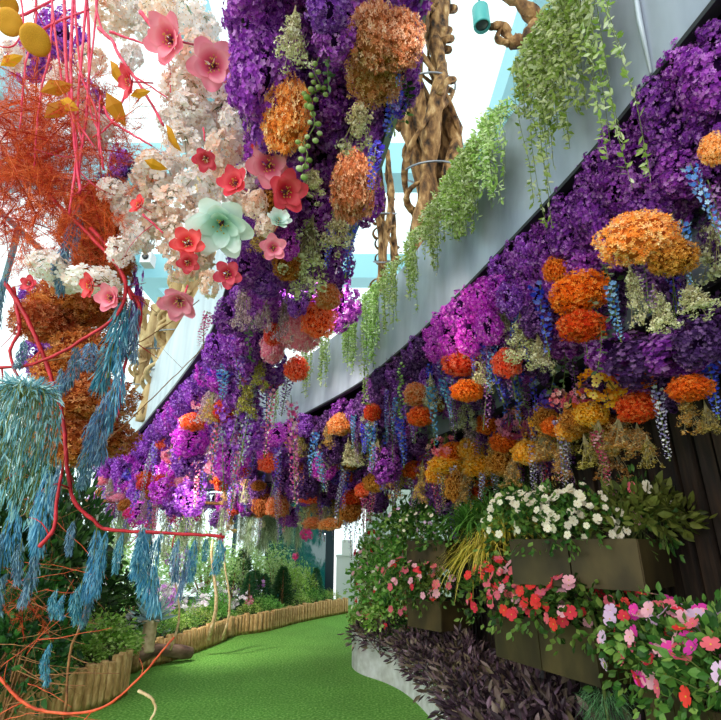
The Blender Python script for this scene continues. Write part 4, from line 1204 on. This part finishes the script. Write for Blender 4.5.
reg('olv', [bushG(.42, .3, 300, LEAF, .075, .1) for _ in range(2)], 'coleus_plant', [p_olive, m_stem], .42, .3, 'leafy plant')
reg('box', [bushG(.6, .45, 1100, LEAF, .035, 0) for _ in range(2)], 'low_green_shrub', [p_mid, m_stem], .6, .45, 'shrub')
reg('bxy', [bushG(.6, .45, 1000, LEAF, .038, 0) for _ in range(2)], 'low_bright_shrub', [p_yg, m_stem], .6, .45, 'shrub')
reg('big', [bushG(.9, .8, 1300, LEAFW, .062, .1, .5) for _ in range(2)], 'leafy_bush', [petal('glossy_bush_leaf', ['#548c2a', '#7eb444', '#a8d068', '#cae892'], .35, .25), m_stem], .9, .8, 'bush')
reg('drk', [bushG(1., 1.2, 1200, LEAF, .1, .1, .5) for _ in range(2)], 'dark_leaved_bush', [m_dleaf, m_brn], 1., 1.2, 'bush')
reg('tal', [bushG(1.1, 2., 900, LEAF, .12, .3, .35) for _ in range(2)], 'tall_pale_shrub', [p_pale, m_brn], 1.1, 2., 'shrub')
reg('tmd', [bushG(1.1, 2., 1000, LEAFW, .1, .3, .35) for _ in range(2)], 'tall_green_shrub', [p_mid, m_brn], 1.1, 2., 'shrub')
reg('pur', [bushG(.42, .42, 280, leafT(.36, .3), .085, -.1, .35, 6, .2) for _ in range(4)], 'purple_leaved_plant', [p_purp, m_stem], .42, .42, 'leafy plant')
def grassG(n, L, bend, T=None):
    g = G(); a = U(0, 2*PI, n); el = U(.25, 1.3, n)
    for k in range(n): pass
    d = np.stack([np.cos(a)*np.cos(el), np.sin(a)*np.cos(el), np.sin(el)], -1)
    V = []
    for k in range(n):
        q = np.linspace(0, 1, 7); l = L*U(.5, 1); c = d[k]*l*q[:, None]+np.array([0, 0, -1.])*(bend*l*q**2.2)[:, None]; s = np.cross(d[k], [0, 0, 1.]); s /= np.linalg.norm(s)+1e-6; wd = .012*(1-q**2)+.001
        vv = np.concatenate([c-s*wd[:, None]/2, c+s*wd[:, None]/2]); g.add(vv, [(i, i+1, i+8, i+7) for i in range(6)])
    return g, G().tube([(0, 0, 0), (0, 0, .05)], .02, 6)
reg('gry', [grassG(170, .55, .8) for _ in range(2)], 'arching_grass_plant', [p_ygr, m_stem], .8, .5, 'grass plant')
reg('grd', [grassG(260, .5, .6) for _ in range(2)], 'arching_grass_plant', [p_dgr, m_stem], .8, .5, 'grass plant')
reg('grp', [grassG(150, .6, .5) for _ in range(2)], 'arching_grass_plant', [p_yg, m_stem], .8, .55, 'grass plant')
def agaveG():
    g = G(); n = 46; a = np.arange(n)*2.4; el = np.linspace(.1, 1.35, n); d = np.stack([np.cos(a)*np.cos(el), np.sin(a)*np.cos(el), np.sin(el)], -1); g.scatter(leafT(.13, .12, .03), np.zeros((n, 3)), d, U(.34, .45, n)); return g, G().tube([(0, 0, 0), (0, 0, .08)], .05, 8)
reg('aga', [agaveG()], 'blue_agave', [p_blue, m_stem], .8, .45, 'agave')
def fernG():
    g, s = G(), G()
    for k in range(16):
        a = k*2*PI/16+U(-.2, .2); L = U(.35, .55); q = np.linspace(0, 1, 12); c = np.stack([np.cos(a)*L*q, np.sin(a)*L*q, L*(1.1*q-1.0*q**2.2)], -1); s.tube(c, .003, 3, 0, False)
        for i in range(2, 12):
            for sd in (-1, 1): d = np.array([-np.sin(a)*sd, np.cos(a)*sd, -.1])+(c[i]-c[i-1])*6; g.scatter(LEAFN, [c[i]], [d], .1*(1.1-q[i]))
    return g, s
reg('frn', [fernG() for _ in range(2)], 'fern', [p_yg, m_stem], .9, .45, 'fern')
def conG():
    g, s = G(), G(); n = 2200; t = U(0, 1, n); a = U(0, 2*PI, n); r = .28*(1-t)**.8*U(.4, 1.05, n); p = np.stack([np.cos(a)*r, np.sin(a)*r, .05+t*.95], -1); g.scatter(LEAFN, p, np.stack([np.cos(a), np.sin(a), np.full(n, .5)], -1)+RNG.normal(size=(n, 3))*.3, U(.05, .09, n)); s.tube([(0, 0, 0), (0, 0, .95)], [.03, .005], 6); return g, s
reg('con', [conG() for _ in range(2)], 'small_conifer', [petal('conifer_needle', ['#1c4226', '#2f5e36', '#4a7e4c'], .6, .2), m_brn], .56, 1., 'conifer')
def mossG():
    g = G(); n = 420; a = U(0, 2*PI, n); r = U(0, .1, n); z = -U(0, .75, n); p = np.stack([np.cos(a)*r, np.sin(a)*r, z], -1); g.scatter(BLADEB, p, np.array([[0, 0, -1.]])+RNG.normal(size=(n, 3))*.22, U(.1, .22, n)); return g, G().tube([(0, 0, .15), (0, 0, -.5)], .003, 4)
reg('mos', [mossG() for _ in range(3)], 'hanging_air_plant', [p_moss, m_stem], .3, .85, 'air plant')
def orchG():
    g, s, f = G(), G(), G(); n = 9; a = np.arange(n)*2.4; g.scatter(leafT(.2, .35, .03), np.zeros((n, 3)), np.stack([np.cos(a), np.sin(a), np.full(n, .7)], -1), .3)
    for k in range(4):
        b = U(0, 6); L = U(.5, .75); q = np.linspace(0, 1, 9); c = np.stack([np.cos(b)*.3*q**2, np.sin(b)*.3*q**2, L*(1.25*q-.35*q**2)], -1); s.tube(c, .004, 4, 0, False)
        for i in range(3, 9): f.scatter(FL5W, [c[i]+RNG.normal(size=3)*.015, c[i]+RNG.normal(size=3)*.03], rdir(2, .2), U(.035, .05, 2))
    return g, s, f
reg('orc', [orchG() for _ in range(3)], 'orchid_plant', [p_mid, m_stem, petal('orchid_mauve', ['#b05cc0', '#cc84d8', '#e4b0ea', '#f2d8f4'], .5, .35)], .6, .7, 'orchid')
reg('orw', [orchG() for _ in range(2)], 'orchid_plant', [p_mid, m_stem, petal('orchid_white', ['#e8d8e4', '#f8f0f4', '#ffffff'], .5, .35)], .6, .7, 'orchid')
def fuzzG():
    g = G(); n = 1500; a = U(0, 2*PI, n); r = .12*np.sqrt(U(0, 1, n)); p = np.stack([np.cos(a)*r, np.sin(a)*r, -U(0, .34, n)], -1); g.scatter(BLADE, p, np.stack([np.cos(a)*.7, np.sin(a)*.7, np.full(n, -.9)], -1)+RNG.normal(size=(n, 3))*.3, U(.05, .09, n)); return g, G().tube([(0, 0, 0), (0, 0, -.3)], .01, 5)
reg('fuz', [fuzzG()], 'hanging_rush_cactus', [petal('rush_cactus', ['#3c6a3c', '#5c8c58', '#86b07e'], .6, .25), m_stem], .26, .42, 'trailing plant')

# flowers sit on the plants as parts
def imf():
    g = G(); g.scatter(petal6T(5, .16, .94, 1.12), [(0, 0, 0)], [(0, 0, 1)], 1.); g.scatter(BALL, [(0, 0, .06)], [(0, 0, 1)], .09, 1); return g
IF = {c: imf().mesh('flower', [petal('impatiens_'+c, h, .5, .35, .06), m_gold]) for c, h in (('coral', ['#e01c2c', '#ee343e', '#f6585a']), ('pink', ['#f48ca8', '#f8b0c4', '#fbd0dc']), ('magenta', ['#e0209a', '#ec3cb0', '#f25cc0']), ('lilac', ['#dca0dc', '#ecc4ec', '#f6e0f6']), ('white', ['#f0e2c4', '#f8eed6', '#fdf8ea']), ('rose', ['#e84a66', '#f06a80', '#f68a98']))}
def bloom(t, w, h, n, pal, size, front=(-.55, -.75, .5), spread=.8):
    """flowers scattered over the outside of a plant, facing outwards"""
    f = np.array(front)/np.linalg.norm(front); sc = t.scale
    for k in range(n):
        for _ in range(20):
            d = rdir(1, .25)[0]
            if np.dot(d, f) > .12 and d[2] > -.3: break
        rz = t.rotation_euler.z; c = np.array([0, 0, h*.4])+d*np.array([w/2, w/2, h*.64])*U(.92, 1.12); c[2] = max(c[2], -.09)
        ci, si = math.cos(-rz), math.sin(-rz); l = np.array([(c[0]*ci-c[1]*si)/sc[0], (c[0]*si+c[1]*ci)/sc[1], c[2]/sc[2]])
        o = mk('flower', IF[pal[int(RNG.integers(len(pal)))]], t, l); fd = d+RNG.normal(size=3)*.3+f*.5
        fd = np.array([fd[0]*ci-fd[1]*si, fd[0]*si+fd[1]*ci, fd[2]]); o.rotation_euler = Vector(fd).to_track_quat('Z', 'Y').to_euler(); k_ = size*U(.75, 1.15); o.scale = (k_/sc[0], k_/sc[1], k_/sc[2])

# planter boxes on the slatted wall
m_box = noisy('weathered_bronze_sheet', ['#241d0e', '#3c321a', '#564828'], 5, .6, .15, (1, 1, .5), .2)
def wallbox(L, R, h, depthv, lab, n=2):
    L, R = np.array(L, float), np.array(R, float); t = thing('planter_box', lab, 'planter box', tuple((L+R)/2)); o = np.array(t.location)
    ax = R-L; wd = np.linalg.norm(ax); ax /= wd; ay = np.array([*depthv, 0.]); ay /= np.linalg.norm(ay); ay -= ax*np.dot(ax, ay); ay /= np.linalg.norm(ay); D = .42
    for k in range(n):
        c = L+ax*wd*(k+.5)/n+np.array([0, 0, h/2])-o; G().box(c, (wd/n/2-.004, .008, h/2), ax, ay).obj('front_panel', m_box, t)
    for e, s in ((L, 1), (R, -1)): G().box(e+ax*s*.008+ay*D/2+np.array([0, 0, h/2])-o, (.008, D/2, h/2-.002), ax, ay).obj('side_panel', m_box, t)
    G().box((L+R)/2+ay*D+np.array([0, 0, h/2])-o, (wd/2, .008, h/2), ax, ay).obj('back_panel', m_box, t)
    G().box((L+R)/2+ay*D/2+np.array([0, 0, .01])-o, (wd/2-.01, D/2-.01, .008), ax, ay).obj('base_panel', m_box, t)
    G().box((L+R)/2+ay*D/2+np.array([0, 0, h-.06])-o, (wd/2-.012, D/2-.012, .02), ax, ay).obj('soil', m_soil, t)
    for s in (.25, .75): G().box(L+ax*wd*s+ay*(D+.2)+np.array([0, 0, h*.6])-o, (.02, .2, .03), ax, ay).obj('wall_bracket', m_black, t)
    return L, R, ax, ay, h, D, wd
def along(b, u, v, dz=-.05): L, R, ax, ay, h, D, wd = b; return Vector(L+ax*wd*u+ay*D*v+np.array([0, 0, h+dz]))
zA, zB = -.65, .215
A = wallbox(tuple(P(497, 656, .65*5.39)), tuple(P(603, 688, .65*4.25)), .25, (.92, .39), 'bronze planter box under the coral flowers right of centre')
B = wallbox((.215*3.92, .215*14.0, CAM_H-.215), (.215*6.0*1.02, .215*11.5*1.02, CAM_H-.215), .23, (.77, .64), 'highest near bronze planter box, filled with white flowers')
q1, q2 = P(648, 722, 2.45), P(722, 745, 1.95); q1.z = q2.z = CAM_H-.80
C_ = wallbox(q1, q2, .27, (.9, .45), 'near corner bronze planter box almost hidden by magenta and coral flowers')
D_ = wallbox((.508, 5.45+.42, CAM_H-.255), (.875, 5.45, CAM_H-.255), .27, (.77, .64), 'far bronze planter box topped by white flowering greenery', 1)
E_ = wallbox((.50, 5.9, CAM_H-.83), (.80, 5.5, CAM_H-.83), .27, (.77, .64), 'small low bronze planter box under far pink flowers', 1)
gq = P(470, 575, 4.1); gr = P(500, 580, 3.75); gr.z = gq.z
F_ = wallbox(gq, gr, .25, (.77, .64), 'dark planter box behind the golden grass', 1)
for b, us, pal, n, sz, nm, wd, hh, zone in [
    (A, (.05, .34, .64, .95), ['coral', 'coral', 'coral', 'rose', 'rose', 'coral', 'pink'], 38, .032, 'coral red impatiens', .46, .34, 'in the middle bronze box on the right'),
    (C_, (-.02, .28, .58, .9, 1.2), ['coral', 'rose', 'pink', 'magenta', 'lilac', 'coral'], 20, .031, 'mixed pink and coral impatiens', .42, .34, 'in the lower right corner box'),
    (B, (.05, .33, .6), ['white'], 40, .023, 'creamy white impatiens', .40, .30, 'in the upper bronze box on the right'),
    (D_, (.1, .5, .95), ['white', 'white', 'lilac'], 16, .024, 'white flowering bushy plant', .60, .44, 'in the far upper box'),
    (E_, (-.2, .3, .8), ['rose', 'coral', 'rose', 'pink'], 18, .04, 'rose pink impatiens', .52, .40, 'in the far low box')]:
    for u in us:
        t = plant('imp', along(b, u, .16), wd*U(.95, 1.1), hh*U(.95, 1.1), None, None, nm+' plant', zone); bloom(t, wd, hh, n, pal, sz)
for u, v in ((.86, .4), (1.02, .7)): plant('olv', along(B, u, v), .4, .32, None, None, 'olive leaved coleus', 'at the right end of the white flower box')
t = plant('imp', along(B, .9, .65), .3, .36, None, 'few pink and white impatiens blooms behind the olive coleus', None); bloom(t, .3, .36, 7, ['pink', 'white', 'rose'], .028)
for i, (x, y, c) in enumerate([(488, 552, 'gry'), (508, 536, 'gry'), (476, 560, 'gry'), (498, 524, 'gry'), (522, 520, 'gry')]): plant(c, P(x, y, 3.7+.1*i), .75, .5, None, None, 'golden green arching grass', 'left of the white flower box')
for x, y in ((490, 520), (470, 530), (515, 505)): plant('grd', P(x, y, 3.9), .8, .55, None, None, 'dark green arching grass', 'beneath the lower fringe by the wall')
plant('fuz', along(A, .8, .4, -.3), .24, .42, None, 'fuzzy grey green rush cactus hanging below the middle box')
# shrubs climbing beside the far boxes
for x, y, w, h, Y, c, pal, n in [(385, 612, 62, 92, 7.4, 'tmd', ['white', 'pink'], 34), (408, 590, 60, 80, 7.0, 'tmd', ['white', 'rose'], 24), (372, 640, 40, 50, 7.8, 'big', ['rose', 'pink'], 16), (398, 640, 60, 56, 7.2, 'big', ['rose', 'coral'], 14), (425, 640, 50, 40, 6.8, 'drk', [], 0), (366, 560, 26, 40, 8.6, 'tmd', ['coral'], 12), (392, 545, 60, 52, 7.6, 'tal', ['white', 'pink'], 20)]:
    p = P(x, y, Y); z0 = .3; hh = P(x, y-h, Y).z-z0; p.z = z0; t = plant(c, p, W(w, P(x, y, Y))*1.1, hh, None, None, 'bushy flowering shrub' if n else 'dark leafy shrub', 'climbing beside the far wall boxes')
    if n: bloom(t, W(w, P(x, y, Y)), hh, n, pal, .036)
t = thing('planter_trough', 'small brown trough behind the concrete curb', 'planter', (.12, 7.95, .3)); G().box((0, 0, .17), (.13, .012, .17), (.7, -.7, 0)).obj('front_panel', m_box, t); G().box((.13, .13, .17), (.012, .2, .17), (.7, -.7, 0)).obj('side_panel', m_box, t); G().box((.1, .1, .28), (.11, .11, .02), (.7, -.7, 0)).obj('soil', m_soil, t)
# dark purple bedding behind the curb
k = 0
for yy in np.arange(2.7, 7.6, .30):
    xc = float(np.interp(yy, CURB[::-1, 1], CURB[::-1, 0])); xw = float(np.interp(yy, WALL[:, 1], WALL[:, 0])); x = xc+(.1 if yy > 6.5 else 0)
    while x < xw-.26:
        near = x < xc+.22; t = plant('pur', (x+U(-.06, .06), yy+U(-.1, .1), .3), U(.42, .58), U(.34, .52) if not near else U(.3, .42), None, None, 'dark purple leafy plant', 'spilling over the concrete curb' if near else 'in the bed under the flower boxes', 'share')
        if k % 7 == 3: bloom(t, .4, .4, 1, ['lilac', 'magenta'], .03)
        k += 1; x += U(.3, .4)

# left bed
for x, yt, yb, w, c in [(12, 470, 712, 120, 'drk'), (58, 520, 660, 100, 'drk'), (-30, 500, 720, 110, 'drk'), (100, 572, 650, 84, 'drk'), (14, 600, 700, 70, 'drk'), (-10, 560, 760, 110, 'drk'), (-40, 420, 690, 120, 'drk'), (-110, 480, 720, 130, 'drk'), (40, 470, 672, 90, 'drk')]:
    p = gp(x, yb, .2); hh = P(x, yt, p.y).z-.2; plant(c, p, W(w, p), hh, None, None, 'dark green leafy bush', 'in the near left bed')
for x, yt, yb, w in [(92, 616, 672, 84), (66, 632, 680, 66), (112, 628, 664, 50), (44, 648, 686, 50)]:
    p = gp(x, yb, .2); hh = P(x, yt, p.y).z-.2; plant('big', p, W(w, p), hh, None, None, 'glossy light green bush', 'behind the tall timber stakes')
eo = offset(EDGE, -.3); s = 0
for i in range(0, len(eo)):
    if eo[i, 1] < 8.0: continue
    s += .06
    if s > .34:
        s = 0; c = ['box', 'bxy', 'box', 'frn', 'bxy'][int(RNG.integers(5))]; plant(c, (*eo[i], .2), U(.45, .65), U(.28, .45), None, None, {'box': 'low green mound', 'bxy': 'low bright green mound', 'frn': 'small fern'}[c], 'just behind the far timber stakes', 'ord' if c == 'frn' else 'share')
def brow(off, y0, y1, step, codes, w, h, base, zone, jit=.15, mode='ord'):
    q = offset(EDGE, off); q = q[(q[:, 1] > y0) & (q[:, 1] < y1)]; d = np.r_[0, np.cumsum(np.linalg.norm(np.diff(q, axis=0), axis=1))]; s = 0
    while s < d[-1]:
        c = codes[int(RNG.integers(len(codes)))]; k = U(.8, 1.2); plant(c, (np.interp(s, d, q[:, 0])+U(-jit, jit), np.interp(s, d, q[:, 1])+U(-jit, jit), .2), w*k, h*U(.85, 1.2), None, None, base[c], zone, mode); s += step*U(.8, 1.2)
NB = {'frn': 'light green arching fern', 'orc': 'mauve orchid plant', 'orw': 'white orchid plant', 'grp': 'yellow green grass clump', 'aga': 'blue grey agave', 'box': 'rounded green shrub', 'bxy': 'rounded bright green shrub', 'tal': 'tall pale green shrub', 'tmd': 'tall mid green shrub', 'con': 'small dark conifer', 'grd': 'dark green grass clump', 'big': 'broad leaved green bush'}
brow(-.75, 7.6, 11.6, .42, ['frn', 'orc', 'orc', 'grp', 'aga', 'orw', 'box'], .75, .62, NB, 'in the front of the far left bed')
brow(-1.25, 7.4, 11.8, .45, ['orc', 'frn', 'grp', 'bxy', 'orw', 'orc'], .85, .85, NB, 'in the middle of the far left bed')
brow(-1.9, 7.0, 11.8, .62, ['tal', 'orw', 'grp', 'tal', 'orc'], .85, 1.15, NB, 'at the back of the far left bed')
brow(-.55, 11.0, 13.2, .36, ['con', 'bxy', 'con', 'bxy'], .6, .8, NB, 'near the glass door')
brow(-1.1, 10.9, 13.2, .5, ['con', 'tal', 'grp', 'tal'], .75, 1.2, NB, 'before the teal glass')
for x, h, c in [(-3.9, 1.8, 'tal'), (-4.8, 2.1, 'tal'), (-6.4, 2.1, 'tal'), (-2.9, 1.5, 'tal')]:
    plant(c, (x, 13.9+U(-.5, .4), .2), U(1., 1.4), h, None, None, NB[c], 'against the back windows')
for x, y, h, c in [(-6.0, 9.6, 1.8, 'tal'), (-4.7, 7.0, 1.5, 'tmd')]:
    plant(c, (x, y, .2), U(1., 1.3), h, None, None, NB[c], 'deep in the left bed')
# pale stems among the left plants, air plants hanging from a rail
for x, yt, yb, px in [(208, 560, 640, 4), (222, 566, 640, 2.4), (170, 580, 650, 2.4)]:
    p = gp(x, yb, .2); hh = P(x, yt, p.y).z; g = G(); q = np.linspace(0, 1, 8); g.tube(np.c_[.08*np.sin(q*5), 0*q, (hh+.1)*q], W(px, p)/2*(1.1-.5*q), 7); o = mk('pale_tree_stem', g.mesh('pale_tree_stem', m_crm), None, p); auto(o, 'slender pale tree stem', 'rising from the far left bed', 'tree stem')
rail = G(); rail.tube([(-5.0, 8.6, 2.25), (-3.0, 9.8, 2.3), (-1.4, 11.6, 2.3)], .03, 8); o = rail.obj('hanging_rail', m_brn); tag(o, 'dark rail above the left bed carrying hanging air plants', 'rail')
for k in range(30):
    u = U(0, 1); a, b, c = np.array([-5.0, 8.6, 2.25]), np.array([-3.0, 9.8, 2.3]), np.array([-1.4, 11.6, 2.3]); p = a+(b-a)*u*2 if u < .5 else b+(c-b)*(u*2-1)
    plant('mos', (*(p[:2]+RNG.normal(size=2)*.12), p[2]-.05), U(.24, .36), U(.5, 1.0), None, None, 'grey green hanging air plant', 'on the rail above the far left bed', 'share')
cls('hp', 'hot_pink', ['#e0187c', '#ee3c98', '#f66cb4'], 'hot pink blossom')
place("""
hp 129 513 12 12
hp 134 524 10 8
hp 151 524 13 10
hp 172 518 12 12
hp 197 517 8 10
hp 221 538 8 10
hp 306 534 16 14
hp 296 556 8 8
kv 64 526 8 10
kp 250 600 10 10
""", 'among greenery below the far canopy', lambda x, y: 7.2)
# pot with agave, fallen log
q = gp(147, 652, .2); t = thing('plant_pot', 'slim cream stone pot holding a blue agave', 'pot', tuple(q)); G().lathe([(0, 0), (.12, 0), (.13, .03), (.12, .05), (.125, .36), (.16, .4), (.16, .44), (.13, .44), (.12, .4), (0, .4)], 18).obj('pot_body', noisy('cream_stone', ['#a8926a', '#c8b48c', '#dccaa4'], 12, .8, .3), t); t.scale = (.72, .72, .9); G().lathe([(0, .41), (.12, .41)], 14).obj('soil', m_soil, t)
plant('aga', q+Vector((0, 0, .37)), .72, .42, None, 'blue grey agave with spiky leaves on the cream pot')
g = G(); q = gp(156, 668, 0); qq = np.linspace(0, 1, 12); g.tube(np.c_[-.45+.95*qq, .25*qq, .14+.06*np.sin(qq*4)], (.13+.03*np.sin(qq*9))*(1-.5*qq), 12); o = mk('fallen_log', g.mesh('fallen_log', noisy('pinkish_weathered_log', ['#4e3a30', '#7e6252', '#a68a78'], 9, .85, .6, (.4, 1, 1))), None, q); o.rotation_euler.z = .5; tag(o, 'pinkish brown fallen log between pot and green path', 'log')
# ------------------------------------------------------------------ light and camera
w = bpy.data.worlds.new('sky'); bpy.context.scene.world = w; w.use_nodes = True
bg = w.node_tree.nodes['Background']; bg.inputs[0].default_value = (.93, .97, 1, 1); bg.inputs[1].default_value = 2.0
sun = bpy.data.lights.new('sun', 'SUN'); sun.energy = 2.3; sun.angle = math.radians(50); sun.color = (1, .96, .9)
so = bpy.data.objects.new('sun', sun); COL.objects.link(so); so.rotation_euler = Vector((.55, .7, -.5)).to_track_quat('-Z', 'Y').to_euler()
def lamp(name, loc, aim, watts, angle, col=(1, .86, .66), size=.08):      # unseen spots: one lights the wall boxes, the rest are added fill
    l = bpy.data.lights.new(name, 'SPOT'); l.energy = watts; l.spot_size = math.radians(angle); l.spot_blend = .6; l.color = col; l.shadow_soft_size = size
    o = bpy.data.objects.new(name, l); COL.objects.link(o); o.location = loc; o.rotation_euler = (Vector(aim)-Vector(loc)).to_track_quat('-Z', 'Y').to_euler()
lamp('unseen_spot', (-.1, .9, 3.1), (1.15, 2.8, 1.25), 36, 60)
lamp('unseen_spot', (-.5, 2.6, 3.1), (1.3, 4.3, 2.4), 120, 80)  # added fill that brightens the lower fringe on the right
lamp('unseen_spot', (-1.2, 4.4, 3.1), (.6, 6.8, 2.2), 160, 90, (1, .92, .84))  # added fill for the dim fringe in mid distance
lamp('unseen_spot', (-1.6, 5.0, 2.0), (-2.6, 9, 2.4), 60, 90, (1, .92, .9))  # added fill on the far flowers beneath the pale canopy
lamp('unseen_spot', (-3.0, 8.0, 2.9), (-3.4, 10.6, .5), 420, 140, (1, .97, .92))  # added wide fill lifting the far left bed
lamp('unseen_spot', (-1.6, 4.0, 3.1), (-3.0, 6.2, .6), 90, 60, (1, .97, .9))  # added fill brightening the near left bushes
lamp('unseen_spot', (.1, .5, 2.5), (1.5, 2.1, 3.0), 26, 80, (1, .95, .92))  # added uplight for the purple statice under the near fascia
cam = bpy.data.cameras.new('camera'); co = bpy.data.objects.new('camera', cam); COL.objects.link(co)
co.location = (0, 0, CAM_H); co.rotation_euler = (PI/2+PITCH, 0, 0); cam.sensor_width = 36; cam.sensor_fit = 'HORIZONTAL'; cam.lens = FPX/721*36; cam.clip_start = .02
sc = bpy.context.scene; sc.camera = co
sc.view_settings.view_transform = 'Standard'; sc.view_settings.look = 'None'; sc.view_settings.exposure = .0; sc.view_settings.gamma = 1
sc.cycles.max_bounces = 8; sc.cycles.transparent_max_bounces = 16; sc.cycles.diffuse_bounces = 4
finish_labels()
